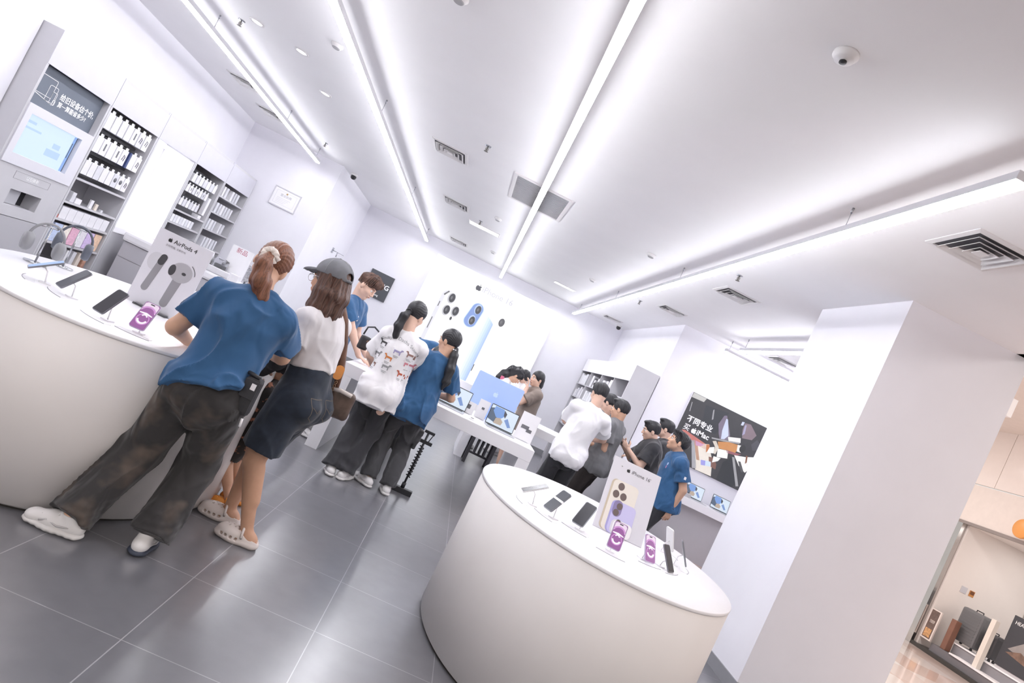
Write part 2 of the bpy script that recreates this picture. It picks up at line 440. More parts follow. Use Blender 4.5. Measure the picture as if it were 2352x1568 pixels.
for lab, x, y, w, d in (('bright rectangular flat ceiling panel beside a sprinkler', -.58, 10.12, .52, .26), ('bright narrow flat ceiling panel before the lit phone advert', 1.18, 11.8, .42, .2)):
    t = thing('flat_ceiling_light', lab, 'ceiling light', (x, y, CH))
    fr = MB()
    for a in ((-w / 2 - .015, w / 2 + .015, -d / 2 - .015, -d / 2), (-w / 2 - .015, w / 2 + .015, d / 2, d / 2 + .015), (-w / 2 - .015, -w / 2, -d / 2, d / 2), (w / 2, w / 2 + .015, -d / 2, d / 2)): fr.box(*a, -.012, 0)
    fr.build('frame', M_VENT, t)
    MB().box(-w / 2, w / 2, -d / 2, d / 2, -.01, -.0005).build('lit_diffuser', M_GLOW, t)
def downlight(label, x, y, mcore, r=.055):
    t = thing('recessed_downlight', label, 'downlight', (x, y, CH), 0, 'round recessed ceiling lights')
    MB().lathe([(r, -.0005), (r + .018, -.0005), (r + .016, -.006), (r, -.009), (r - .004, -.004), (r - .004, -.0005)], 28).build('trim_ring', M_VENT, t)
    MB().lathe([(.0005, -.004), (r - .006, -.0035), (r - .006, -.0007), (.0005, -.0007)], 24).build('lamp_core', mcore, t)
downlight('round lit downlight left of the second tube, nearer the camera', -2.64, 6.05, M_GLOW)
downlight('round lit downlight left of the second tube, the farther of the pair', -2.64, 7.05, M_GLOW)
downlight('faint lit round downlight next to the nearest sprinkler by the cabinets', -3.03, 5.86, M_GLOW)
def detector(label, x, y, r=.055, black=False):
    t = thing('smoke_detector', label, 'smoke detector', (x, y, CH), 0, 'round detectors on the ceiling')
    MB().lathe([(.0005, 0), (r, 0), (r, -.012), (r * .8, -.022), (r * .75, -.03), (.0005, -.036)], 24).build('housing', M_VENT, t)
    if black: MB().lathe([(.0005, -.034), (.016, -.035), (.016, -.042), (.0005, -.044)], 16).build('sensor_eye', M_BLACK, t)
    else: MB().lathe([(r * .72, -.03), (r * .76, -.026), (r * .6, -.034), (r * .58, -.036)], 20).build('vent_ring', mat('detector_grey', 'a9a8aa', .6), t)
detector('white round ceiling detector with a black eye, alone near the top right', .907, 2.54, .055, True)
detector('pale round ceiling detector left of the second tube', -2.12, 5.41)
detector('white round ceiling detector close above the fourth tube', 1.42, 6.88)
detector('white round ceiling detector above the far end of the fourth tube', 1.35, 9.87)
detector('tiny round ceiling detector in front of the lit phone advert', -.33, 11.94)
detector('pale flat round detector behind the wide slotted grille', -.39, 8.92)
detector('white round detector cut by the top edge of the photo', -.93, 3.66)
def dome_camera(label, x, y):
    t = thing('dome_camera', label, 'security camera', (x, y, CH), 0, 'black dome cameras')
    MB().lathe([(.0005, 0), (.06, 0), (.062, -.02), (.05, -.035), (.0005, -.036)], 24).build('base', M_VENT, t)
    MB().lathe([(.045, -.03), (.05, -.055), (.042, -.085), (.02, -.1), (.0005, -.103)], 20).build('dark_dome', M_BLACK, t)
dome_camera('black dome security camera over the framed certificate column', -3.07, 11.05)
dome_camera('black dome security camera in the far right ceiling corner', 2.78, 13.3)
# ---------------------------------------------------------------- grey cabinet wall on the left (front plane x=-4.4)
XF = -4.4; XB = -4.86; TOP = 2.44; YS = [5.742, 6.74, 7.735, 8.775, 9.79, 10.795]
M_BOXW = mat('white_product_box', 'e9e8ec', .45, var=.02, scale=20)
M_BOXG = mat('pale_grey_product_box', 'd9d9df', .45, var=.03, scale=20)
M_BOXB = mat('dark_blue_box', '3d4a78', .45)
M_PRINT = mat('grey_print', '6d6d72', .6)
def bay(label, i, solid_below=0.0, shelves=(), header=True, back=None, zt=2.11):
    """one cabinet unit: side walls, back, header board, shelves"""
    y0, y1 = YS[i] + .003, YS[i + 1] - .003
    t = thing('display_cabinet', label, 'cabinet', (XF, y0, 0), 0, 'grey display cabinets along the left wall')
    w = y1 - y0; d = XF - XB
    c = MB().box(-d, 0, 0, .028, 0, TOP).box(-d, 0, w - .028, w, 0, TOP)
    c.box(-d, -.0005, .028, w - .028, TOP - .03, TOP)
    c.build('side_panels', M_GREY, t)
    MB().box(-d, -d + .02, .028, w - .028, 0, TOP - .03).build('back_panel', back or M_GREYD, t)
    MB().box(-.022, .004, .029, w - .029, zt, TOP - .031).box(-.022, .004, .001, .0285, zt, TOP).box(-.022, .004, w - .0285, w - .001, zt, TOP).build('header_board', M_GREYL, t)
    for z in shelves:
        MB().box(-d + .021, -.004, .029, w - .029, z - .022, z).build('shelf', M_GREY, t)
    return t, w, d
BOXM = {}
def goods(label, cat_name, name, group, row, hooks=False):
    """row = list of (y, z, w, h, d, material, mark); stands at the front of a shelf or hangs from a hook"""
    proto = {}
    for (y, z, w, h, d, m, mark) in row:
        key = (round(w, 3), round(h, 3), m.name, mark, hooks)
        if key not in proto:
            o = MB().box(-d, 0, -w / 2, w / 2, 0, h, bev=min(.004, w * .06)).build(name, m)
            if mark == 'dot':
                MB().lathe([(.0005, .0004), (w * .3, .0004), (w * .3, .0012), (.0005, .0014)], 16, Matrix.Translation((0, 0, h * .55)) @ Matrix.Rotation(R(90), 4, 'Y')).build('printed_picture', M_PRINT, o)
            elif mark == 'bar':
                MB().box(.0003, .001, -w * .12, w * .12, h * .3, h * .75).build('printed_picture', M_PRINT, o)
            elif mark == 'cable':
                mb = MB().tube([(.0012, -w * .2, h * .35), (.0012, -w * .05, h * .7), (.0012, w * .2, h * .6), (.0012, w * .1, h * .3)], .004, 6)
                mb.build('printed_picture', M_PRINT, o)
            if hooks:
                MB().box(-.002, 0, -w * .25, w * .25, h, h + .03).build('hang_tab', M_PAPER, o)
                MB().tube([(-.33, 0, h + .018), (.01, 0, h + .018), (.016, 0, h + .026)], .0025, 6).build('hook', M_METAL, o)
            tag(o, label, cat_name, group); proto[key] = o; o.location = (XF - .02, y, z)
        else:
            copy_tree(proto[key], None, (XF - .02, y, z))
# -- unit 1: trade-in kiosk
y0, y1 = YS[0] + .003, YS[1] - .003; w = y1 - y0; d = XF - XB
t = thing('trade_in_kiosk', 'grey wall kiosk with a pale blue touchscreen under a dark poster', 'kiosk', (XF, y0, 0))
b = MB().box(-d, 0, 0, .028, 0, TOP).box(-d, 0, w - .028, w, 0, TOP).box(-d, 0, .028, w - .028, TOP - .03, TOP)
b.build('side_panels', M_GREY, t)
MB().box(-d, -d + .02, .028, w - .028, 1.7, TOP - .03).build('back_panel', M_GREYD, t)
MB().box(-.022, .004, .001, w - .001, 2.115, TOP - .001).build('header_board', M_GREYL, t)
# screen housing with an opening for the slanted screen, then the lower front
hs = MB().box(-d, .012, .028, w - .028, 1.655, 1.74).box(-d, .012, .028, .1, 1.27, 1.655).box(-d, .012, w - .17, w - .028, 1.27, 1.655).box(-d, .012, .028, w - .028, 1.17, 1.27)
hs.build('screen_housing', mat('kiosk_housing', 'dcdbe2', .45), t)
sc = MB().box(-.06, -.03, .1005, w - .1705, 1.2705, 1.6545).build('touchscreen', mat('screen_pale_blue', 'cfe3fa', .3, emit=.95), t)
for a in ((.12, .26, 1.575, 1.6), (.12, .36, 1.52, 1.54), (.5, .7, 1.36, 1.43), (.56, .66, 1.45, 1.5)):
    MB().box(-.0299, -.029, *a).build('screen_content', mat('screen_mid_blue', 'b3cdf3', .4, emit=.95), t)
MB().box(-.0299, -.0285, w - .215, w - .171, 1.275, 1.65).build('screen_edge', mat('screen_deep_blue', '8fb0ea', .4, emit=.9), t)
MB().box(-.0284, -.0275, w - .212, w - .2, 1.42, 1.58).build('screen_scroll_bar', mat('screen_slate', '6c7f9a', .4, emit=.5), t)
MB().box(-.0284, -.026, w - .18, w - .174, 1.275, 1.65).build('screen_dark_edge', M_DARK, t)
lf = MB().box(-d, 0, .028, w - .028, .955, 1.169).box(-d, 0, .028, .3, .8, .955).box(-d, 0, w - .28, w - .028, .8, .955).box(-d, 0, .028, w - .028, .7, .8)
lf.build('lower_front', M_GREY, t)
MB().box(-.2, -.15, .301, w - .281, .8, .955).build('tray_back', M_BLACK, t)
MB().box(-.149, -.06, .305, .52, .805, .95).build('pickup_tray', mat('tray_grey', 'b9b9be', .4), t)
nm = MB()
for a in ((.26, w - .26, 1.125, 1.127), (.26, w - .26, 1.055, 1.057)): nm.box(.0003, .0015, a[0], a[1], a[2], a[3])
for a in ((.26, .262), (w - .262, w - .26)): nm.box(.0003, .0015, a[0], a[1], 1.057, 1.125)
nm.build('name_plate_outline', M_PRINT, t)
text_mesh('name_plate_lettering', '以旧换新', .042, M_WINK, t, face_right(.001, w / 2, 1.09), 'CENTER')
for k in range(2):
    ya, yb = (.03, .17) if k == 0 else (.174, w - .03)
    MB().box(-d, 0, ya, yb, .02, .694).build('base_door', mat('base_door_grey', 'b5b4b9', .5), t)
# poster inside the recess
p = thing('trade_in_poster', 'dark grey poster with white outlined devices and two lines of white Chinese text', 'poster', (XF - .06, y0, 0))
MB().box(-.01, 0, .03, w - .03, 1.742, 2.113).build('board', mat('poster_slate', '6a717d', .6, var=.04, scale=3), p)
ol = MB(); Mf = face_right(.0015, 0, 0)
def frame_line(x0, x1, z0, z1, tk, r=.015):
    o_ = rrect(x1 - x0, z1 - z0, r, 4, (x0 + x1) / 2, (z0 + z1) / 2); i_ = rrect(x1 - x0 - 2 * tk, z1 - z0 - 2 * tk, max(r - tk, .002), 4, (x0 + x1) / 2, (z0 + z1) / 2)
    n = len(o_); v = [(x, z, 0) for x, z in o_ + i_] + [(x, z, .001) for x, z in o_ + i_]
    f = []
    for k in range(n):
        j = (k + 1) % n
        f += [(2 * n + k, 2 * n + j, 3 * n + j, 3 * n + k), (k, n + k, n + j, j)]
    ol.add(v, f, False, Mf)
frame_line(.05, .3, 1.855, 2.03, .004)
frame_line(.23, .345, 1.82, 1.975, .004)
frame_line(.295, .36, 1.81, 1.93, .004)
frame_line(.335, .37, 1.81, 1.865, .006)
ol.prism([(.04, 1.852), (.34, 1.806), (.34, 1.811), (.04, 1.858)], 0, .001, Mf)
ol.build('device_outlines', M_WINK, p)
text_mesh('lettering', '给旧设备估个价,', .072, M_WINK, p, face_right(.001, .40, 1.92), 'LEFT', .0006, .001)
text_mesh('lettering', '算一算能省多少?', .058, M_WINK, p, face_right(.001, .41, 1.845), 'LEFT', .0006, .0008)

# -- unit 2: open shelves with boxed accessories
t, w, d = bay('grey cabinet of boxed accessories right of the touchscreen kiosk', 1, shelves=(1.29, 1.02, .82, .56, .3))
for z in (1.83, 1.57): MB().box(-d + .021, -d + .3, .029, w - .029, z, z + .035).build('hook_rail', M_DARK, t)
rnd = random.Random(3)
yb = YS[1] + .06
def rowof(y0, n, pitch, z, w, h, d, ms, marks, jz=0):
    return [(y0 + pitch * k, z + (rnd.uniform(-jz, jz) if jz else 0), w, h, d, ms[k % len(ms)], marks[k % len(marks)]) for k in range(n)]
goods('white accessory box on the top row of the cabinet beside the kiosk', 'box', 'accessory_box', 'boxes on the top row beside the kiosk',
      rowof(yb + .06, 7, .124, 1.875, .105, .18, .1, [M_BOXW, M_BOXW, M_BOXG], ['', '', '', '', 'bar', 'cable', 'cable']), True)
goods('white accessory box on the second row beside the kiosk', 'box', 'accessory_box', 'boxes on the second row beside the kiosk',
      rowof(yb + .06, 5, .12, 1.605, .104, .18, .1, [M_BOXW, M_BOXW], ['', 'bar', '', 'bar', 'cable']) + rowof(yb + .72, 2, .11, 1.605, .1, .18, .1, [M_BOXW], ['', 'cable']), True)
goods('thin dark blue box among the white boxes of the second row', 'box', 'accessory_box', 'dark blue boxes', [(yb + .645, 1.6, .03, .19, .1, M_BOXB, '')])
goods('white accessory box on the third row beside the kiosk', 'box', 'accessory_box', 'boxes on the third row beside the kiosk',
      rowof(yb + .06, 8, .107, 1.34, .094, .16, .1, [M_BOXW, M_BOXW, M_BOXG], ['', '', '', '', '', 'dot', 'dot', 'cable']), True)
goods('small pale gadget standing on the mostly empty shelf beside the kiosk', 'gadget', 'desk_gadget', 'gadgets on the empty shelf',
      [(yb + .1, 1.021, .06, .11, .06, M_BOXG, ''), (yb + .2, 1.021, .1, .06, .06, M_BOXW, ''), (yb + .42, 1.021, .05, .1, .02, M_BOXW, ''), (yb + .52, 1.021, .045, .075, .02, mat('cream_gadget', 'e3d8cb', .5), ''), (yb + .64, 1.021, .035, .03, .03, M_BOXG, '')])
goods('plain white carton in the neat row of seven below the empty shelf', 'carton', 'white_carton', 'white cartons in a row',
      rowof(yb + .08, 7, .122, .821, .115, .135, .12, [M_BOXW], ['']))
goods('small red tag at the left end of the white carton row', 'tag', 'price_tag', 'red tags', [(yb + .005, .821, .03, .04, .01, mat('red_tag', 'b5655c', .5), '')])
pastel = [mat('pastel_blue_case', 'c3d0ec', .5, .0, .1, 40), mat('pastel_cream_case', 'eee6dc', .5, .0, .1, 40), mat('pastel_pink_case', 'e3b3c8', .5, .0, .12, 40), mat('pastel_white_case', 'e6e3ea', .5, .0, .08, 40), mat('pastel_lilac_case', 'd3bfe6', .5, .0, .12, 40), mat('pastel_orange_case', 'eac9ae', .5, .0, .14, 40)]
for k, (nm_, m_) in enumerate(zip(('pale blue', 'cream', 'pink', 'off-white', 'lilac', 'orange-speckled'), pastel)):
    goods(nm_ + ' patterned phone case pack in the pastel row low on the cabinet', 'phone case', 'phone_case_pack', 'pastel phone case packs', [(yb + .1 + .142 * k, .565, .13, .2, .03, m_, '')])
for k, (nm_, m_) in enumerate(zip(('white', 'grey', 'beige', 'brown-dotted'), (M_BOXW, M_BOXG, mat('beige_pack', 'ddd1c6', .5), mat('brown_pack', 'b98d78', .5, .0, .25, 30)))):
    goods('slim ' + nm_ + ' pack standing on the lowest visible shelf below the pastel cases', 'pack', 'slim_pack', 'slim packs', [(yb + .45 + .11 * k, .302, .06, .2, .05, m_, '')])

# -- unit 3: bright demonstration bay
t, w, d = bay('bright white demonstration bay with a framed device picture', 2, back=mat('bay_white', 'fbfafd', .5))
for ya in (.0285, w - .034): MB().box(-d + .022, -.01, ya, ya + .0055, .931, 2.1).build('white_lining', mat('bay_white', 'fbfafd'), t)
MB().box(-d + .03, -d + .05, .62, .625, .95, 2.1).build('sliding_door_edge', M_GREY, t)
lt = MB().box(-d + .06, -.06, .06, w - .06, 2.085, 2.1); lt.build('lit_strip', M_GLOW, t)
MB().box(-d + .021, -.002, .035, w - .035, .86, .93).build('worktop', M_WHITE, t)
MB().box(-d + .021, -.02, .035, w - .035, .02, .858).build('base_front', M_GREY, t)
f = thing('framed_device_picture', 'thin-framed white picture of small devices in the bright bay', 'picture', (XB + .024, YS[2] + .14, 1.3))
MB().box(0, .012, 0, .4, 0, .55).build('board', M_PAPER, f)
fr = MB()
for a in ((0, .4, 0, .012), (0, .4, .538, .55), (0, .006, .012, .538), (.394, .4, .012, .538)): fr.box(.0121, .02, *a)
fr.build('frame', M_DARK, f)
dv = MB().box(.0122, .014, .19, .2, .27, .4).box(.0122, .014, .17, .22, .2, .26).box(.0122, .014, .12, .15, .12, .18).box(.0122, .014, .24, .29, .12, .15).box(.0122, .014, .19, .23, .1, .14)
dv.build('printed_devices', M_PRINT, f)
o = thing('tablet_on_stand', 'dark grey tablet leaning at the foot of the bright bay', 'tablet', (-4.62, YS[2] + .25, .931), R(90))
MB().box(-.1, .1, -.004, .004, .004, .2, Matrix.Rotation(R(-18), 4, 'X')).build('screen_slab', mat('tablet_dark', '68696e', .3), o)
MB().box(-.07, .07, .02, .1, 0, .006).build('stand_foot', M_WHITE, o)

# -- unit 4: second accessory cabinet
t, w, d = bay('grey cabinet of hanging accessory packs right of the bright bay', 3, shelves=(1.43, 1.24, .95, .6))
for z in (2.03, 1.84, 1.63): MB().box(-d + .021, -d + .26, .029, w - .029, z, z + .03).build('hook_rail', M_DARK, t)
yb = YS[3] + .08
goods('small white pack on the top row of the second accessory cabinet', 'box', 'accessory_pack', 'packs on the top row right of the bay', rowof(yb + .1, 7, .115, 1.865, .09, .12, .08, [M_BOXW, M_BOXG], ['']), True)
goods('small white pack on the second row of the second accessory cabinet', 'box', 'accessory_pack', 'packs on the second row right of the bay', rowof(yb + .06, 7, .1, 1.71, .07, .1, .08, [M_BOXW, M_BOXW, M_BOXG], ['', 'bar']), True)
goods('small white pack on the third row of the second accessory cabinet', 'box', 'accessory_pack', 'packs on the third row right of the bay', rowof(yb + .06, 6, .1, 1.5, .07, .1, .08, [M_BOXW, M_BOXG], ['']), True)
goods('tall white pack leaning at the right end of the second accessory cabinet', 'box', 'tall_pack', 'tall white packs', [(yb + .8, 1.5, .07, .28, .06, M_BOXW, ''), (yb + .74, 1.432, .09, .05, .1, M_BOXW, '')])
goods('small white carton in the row on the lower shelf right of the bright bay', 'carton', 'small_carton', 'small cartons right of the bay', rowof(yb + .05, 8, .085, 1.242, .07, .11, .1, [M_BOXW, M_BOXG], ['']))
# -- unit 5: grey shelves with slim boxes
t, w, d = bay('pale grey cabinet of slim grey boxes beside the framed certificate wall', 4, shelves=(1.9, 1.63, 1.35, 1.06, .7), back=mat('cab_back_pale', 'bcbbc1', .6))
yb = YS[4] + .1
for k, z in enumerate((1.901, 1.631, 1.351, 1.061)):
    goods('slim pale grey box on shelf %s of the end cabinet by the certificate' % ('one', 'two', 'three', 'four')[k], 'box', 'slim_box', 'slim boxes on shelf %s of the end cabinet' % ('one', 'two', 'three', 'four')[k],
          [(yb + .05 + .11 * j + .02 * (k % 2), z, .05 + .02 * ((j + k) % 2), .16, .12, M_BOXG if (j + k) % 3 else M_BOXW, '') for j in range(6) if (j * 5 + k) % 7 != 3])
# certificate on the column
c = thing('framed_certificate', 'framed white certificate with a small gold seal on the wall', 'certificate', (-3.86, 10.829, 2.36))
Mf = Matrix.Rotation(R(90), 4, 'X')
fr = MB()
for a in ((-.235, .235, -.165, -.15), (-.235, .235, .15, .165), (-.235, -.22, -.15, .15), (.22, .235, -.15, .15)): fr.box(a[0], a[1], a[2], a[3], 0, .02, Mf)
fr.build('frame', mat('pale_frame', 'd2d1d6', .4), c)
MB().box(-.219, .219, -.149, .149, 0, .008, Mf).build('sheet', M_PAPER, c)
bd = MB()
for a in ((-.18, .18, -.112, -.109), (-.18, .18, .109, .112), (-.18, -.177, -.109, .109), (.177, .18, -.109, .109)): bd.box(*a, .0082, .009, Mf)
for k in range(4): bd.box(-.14, .1 - .03 * k, -.01 - .025 * k, -.006 - .025 * k, .0082, .009, Mf)
bd.build('printed_border', mat('pale_print', 'cfcdd2', .6), c)
MB().lathe([(.0005, .0085), (.016, .0085), (.014, .0105), (.0005, .011)], 16, Mf @ Matrix.Translation((0, .095, 0))).build('gold_seal', mat('gold_print', 'b99a68', .5), c)
text_mesh('lettering', '营业执照', .05, mat('pale_ink', 'b3b1b6', .6), c, Mf @ Matrix.Translation((0, .045, .009)), 'CENTER')
o = thing('wall_hook_bracket', 'small chrome bracket with a hook on the pale column above the cap', 'bracket', (-3.2295, 12.6, 2.02))
MB().box(0, .012, -.05, .05, -.05, .05).build('plate', M_METAL, o)
MB().tube([(.01, 0, 0), (.26, -.05, -.01)], .006, 8).tube([(.12, -.025, -.005), (.12, -.025, -.1)], .012, 8).build('arm', M_METAL, o)
# ---------------------------------------------------------------- oval counters
CT = .862
def oval_counter(label, cx, cy, rx=.78, ry=.965):
    t = thing('oval_counter', label, 'counter', (cx, cy, 0), 0, 'oval display counters')
    n = 96
    prof = [(.992, 0), (.992, .012), (.985, .012), (.985, .02), (1, .022), (1, CT - .022), (.998, CT - .021), (.998, CT - .019)]
    b = MB(); b.lathe(prof[2:], n, None, rx, ry); b.build('body', M_COUNTER, t)
    b = MB(); b.lathe([(.975, 0), (.975, .0199)], n, None, rx, ry); b.build('plinth', mat('dark_plinth', '4a4744', .5), t)
    b = MB(); b.lathe([(.99, CT - .0185), (1.001, CT - .018), (1.003, CT - .013), (1.003, CT - .004), (1.0, CT), (.5, CT)], n, None, rx, ry); b.build('top', M_WHITE, t)
    return t
oval_counter('tall white oval counter with phones, the one the woman in blue leans on', -1.73, 3.73)
oval_counter('tall white oval counter with phones, standing alone by the pillar', 1.2, 3.72)
M_PHONE = mat('phone_black_glass', '3f3f44', .25, spec=.3)
M_PHONEB = mat('phone_dark_back', '4b4e55', .35)
M_PURP = mat('screen_magenta', 'a564a8', .35, emit=.75)
M_PINK = mat('screen_pink', 'd99bdc', .35, emit=.8)
M_PALE = mat('screen_pale_pink', 'efdcef', .35, emit=.85)
M_SCRB = mat('screen_soft_blue', '9dbcf0', .35, emit=.8)
M_CLEAR = mat('clear_acrylic', 'f4f5fb', .08, trans=.9)
def phone(label, p, az, tilt, kind='off', w=.0725, h=.149, zt=CT, group='phones on display stands'):
    """p = centre of the phone, az = way it faces (0 towards the camera), tilt = lean back from upright"""
    x, y, z = p
    t = thing('smartphone', label, 'phone', (x, y, z), az, group)
    Mx = Matrix.Rotation(R(90) - tilt, 4, 'X')           # local x right, y up the phone, z out of the screen
    b = MB().prism(rrect(w, h, .011), -.0078, 0, Mx); b.build('case', mat('phone_rim_lilac', 'b9a9c6', .3, .5) if kind == 'purple' else (mat('phone_rim_grey', '7b7c82', .3, .5) if kind != 'white' else mat('phone_rim_white', 'dededf', .3)), t)
    scr = rrect(w - .006, h - .006, .0085)
    if kind == 'off' or kind == 'back':
        MB().prism(scr, .0002, .0009, Mx).build('screen', M_PHONE if kind == 'off' else M_PHONEB, t)
    elif kind == 'blue':
        MB().prism(scr, .0002, .0009, Mx).build('screen', M_SCRB, t)
    elif kind == 'white':
        MB().prism(scr, .0002, .0009, Mx).build('screen', M_PHONE, t)
    elif kind == 'purple':
        MB().prism(scr, .0002, .0006, Mx).build('screen', M_PURP, t)
        g = MB(); z0 = .0009
        top = [(-.032, .02)] + [(-.032 + .064 * k / 10, .02 + .03 * math.sin(math.pi * k / 10)) for k in range(11)] + [(.032, .02), (.032, .062), (.024, .07), (-.024, .07), (-.032, .062)]
        g.prism(top, z0 - .0002, z0, Mx); g.build('screen_glow', M_PALE, t)
        g = MB()
        g.prism(ring(.034, .03, .008, 20, 0, .022, R(12), R(168)), z0 + .0001, z0 + .0004, Mx)
        g.prism(ring(.029, .03, .0045, 32, 0, -.022), z0 + .0001, z0 + .0003, Mx)
        g.build('screen_rings', M_PINK, t)
        g = MB().prism(ring(.0245, .0255, .009, 24, 0, -.022, R(190), R(350)), z0 + .0004, z0 + .0006, Mx)
        g.prism(ring(.013, .012, .006, 20, 0, -.006, R(0), R(180)), z0 + .0004, z0 + .0006, Mx)
        g.prism([(-.03, .012), (0, .016), (.03, .008), (.03, .003), (0, .006), (-.03, .006)], z0 + .0004, z0 + .0006, Mx)
        g.build('screen_white_arcs', mat('screen_white', 'fbf3fb', .4, emit=.9), t)
        MB().prism(rrect(.02, .0055, .0026, 4, 0, .064), z0 + .0001, z0 + .0004, Mx).build('camera_island', M_BLACK, t)
    # stand: a thing of its own carrying the phone
    s = thing('phone_stand', 'stand under the ' + label, 'stand', (x, y, zt), az, 'slim phone stands')
    hz = z - zt
    bk = Vector((0, math.sin(0), 0))
    back = Mx @ Vector((0, -.01, -.0095))
    MB().tube([(back.x, back.y, hz + back.z), (back.x, back.y + .022, hz + back.z - .02), (0, .03, .004)], .0032, 8).build('stem', M_WHITE, s)
    MB().prism(rrect(.05, .05, .012, 5, 0, .03), 0, .005).build('foot', M_WHITE, s)
    pts = [(-.08 + .16 * k / 10, -.052 - .014 * (1 - ((k - 5) / 5) ** 2)) for k in range(11)]
    arc = pts + [(x_, y_ + .003) for x_, y_ in pts[::-1]]
    MB().prism(arc, 0, .0022).build('plate_edge', mat('plate_edge_grey', '9a9aa0', .4), s)
    MB().prism([(x_, y_ + .004) for x_, y_ in pts] + [(.08, -.012), (-.08, -.012)], 0, .0016).build('info_plate', M_WHITE, s)
    return t
phone('blue-lit phone lying almost flat at the far left counter edge', (-2.02, 3.2, .955), -.95, .98, 'blue')
phone('dark phone seen on the left counter, second from the photo edge', (-1.85, 3.16, .955), -.62, .72, 'back')
phone('black phone with its screen off in front of the earbud card', (-1.58, 3.03, .955), -.36, .62, 'off')
phone('purple-screened phone on the left counter beside the earbud card', (-1.43, 3.07, .955), .12, .55, 'purple')
phone('white-edged phone lying nearly flat at the left end of the right counter', (.68, 3.42, .955), -1.45, 1.0, 'white')
o = phone('grey phone crossed by a white band on the right counter', (.8, 3.32, .96), -1.0, .66, 'back')
Mx = Matrix.Rotation(R(90) - .66, 4, 'X')
MB().box(-.0375, .0375, .001, .014, -.009, .0016, Mx).build('white_band', M_WHITE, o)
phone('dark phone with its screen off left of the phone advert card', (.97, 3.33, .955), -.62, .66, 'off')
phone('purple-screened phone directly below the phone advert card', (1.125, 3.16, .955), -.2, .58, 'purple')
phone('slim-looking purple phone turned aside, right of the advert card', (1.385, 3.34, .937), .3, .62, 'purple')
phone('narrow dark phone seen nearly edge-on at the right counter', (1.52, 3.38, .927), .75, .66, 'off')
phone('thin black phone seen edge-on beside a white phone', (1.70, 3.62, .952), 1.25, .55, 'off')
phone('white phone seen from behind at the right end of the counter', (1.70, 3.88, .955), 1.9, .5, 'white')
# ---- printed cards standing on the counters
M_CARD = mat('advert_card', 'dcdbe2', .55, var=.01)
def blob(pts, z, m, name, t, M, th=.0006):
    return MB().prism(pts, z, z + th, M).build(name, m, t)
def capsule(x0, y0, x1, y1, r0, r1=None, n=12):
    r1 = r1 or r0; a = math.atan2(y1 - y0, x1 - x0)
    return [(x1 + r1 * math.cos(a - math.pi / 2 + math.pi * k / n), y1 + r1 * math.sin(a - math.pi / 2 + math.pi * k / n)) for k in range(n + 1)] + \
           [(x0 + r0 * math.cos(a + math.pi / 2 + math.pi * k / n), y0 + r0 * math.sin(a + math.pi / 2 + math.pi * k / n)) for k in range(n + 1)]
G = [mat('earbud_grey_%d' % k, c, .5) for k, c in enumerate(('cdccd2', 'a9a7ac', '8b898e', '57555a', '3c3b3f'))]
t = thing('earbud_advert_card', 'tall pale card with two grey earbuds printed on it', 'sign', (-1.765, 3.83, CT + .001), 0)
Mc = Matrix.Rotation(R(90), 4, 'X')
MB().box(-.17, .17, 0, .47, -.006, 0, Mc).build('card', M_CARD, t)
MB().box(-.1, .1, 0, .012, -.05, .04, Mc).build('foot', M_CLEAR, t)
text_mesh('lettering', 'AirPods 4', .036, M_INK, t, Mc @ Matrix.Translation((-.062, .425, .0008)))
text_mesh('lettering', '主动降噪, 全新聆听', .015, mat('pale_ink', 'b3b1b6'), t, Mc @ Matrix.Translation((-.1, .39, .0008)))
apple_mark('fruit_mark', .028, M_INK, t, Mc @ Matrix.Translation((-.085, .426, .0005)))
blob(ell(.045, .055, 24, -.11, .275), .0004, G[0], 'printed_earbud', t, Mc)
blob(capsule(-.1, .11, -.072, .31, .02, .02), .0012, G[2], 'printed_earbud_stem', t, Mc)
blob(capsule(-.078, .285, -.072, .315, .02, .02), .002, G[4], 'printed_earbud_tip', t, Mc)
blob(ell(.066, .06, 28, .055, .275), .0012, G[1], 'printed_earbud', t, Mc)
blob(capsule(.04, .07, .055, .23, .024, .028), .0004, G[2], 'printed_earbud_stem', t, Mc)
blob(ell(.02, .034, 20, .0, .27), .002, G[4], 'printed_earbud_mesh', t, Mc)
blob(ell(.013, .009, 16, .072, .275), .002, G[4], 'printed_sensor', t, Mc)
blob(ring(.082, .075, .004, 14, .055, .275, R(10), R(60)), .0012, G[3], 'printed_arc', t, Mc)
t = thing('phone_advert_card', 'white card with gold and lilac phones printed on it, on the right counter', 'sign', (1.3, 3.66, CT + .002), 0)
Mc = Matrix.Rotation(R(90) - .42, 4, 'X')
MB().box(-.163, .163, 0, .46, -.006, 0, Mc).build('card', M_CARD, t)
MB().tube([(-.1, .17, .38), (-.1, .2, 0)], .004, 6).tube([(.1, .17, .38), (.1, .2, 0)], .004, 6).build('prop_leg', M_CLEAR, t)
apple_mark('fruit_mark', .026, M_INK, t, Mc @ Matrix.Translation((-.052, .405, .0005)))
text_mesh('lettering', 'iPhone 16', .032, M_PRINT, t, Mc @ Matrix.Translation((-.03, .404, .0008)))
P_ = [mat('print_gold', 'e9e3da', .5), mat('print_gold_edge', 'c9bca8', .5), mat('print_lens', '6c5f5c', .4), mat('print_lilac', 'c9c5ea', .5), mat('print_lilac_edge', 'a9a5d6', .5), mat('print_lilac_dark', '8a80a8', .5), mat('print_white_phone', 'f3f2f5', .5)]
def ph(x, z, w, h, z0, m1, m2, r=.03):
    blob(rrect(w, h, r, 6, x - .012, z), z0, m2, 'printed_phone_edge', t, Mc); blob(rrect(w, h, r, 6, x, z), z0 + .0008, m1, 'printed_phone', t, Mc)
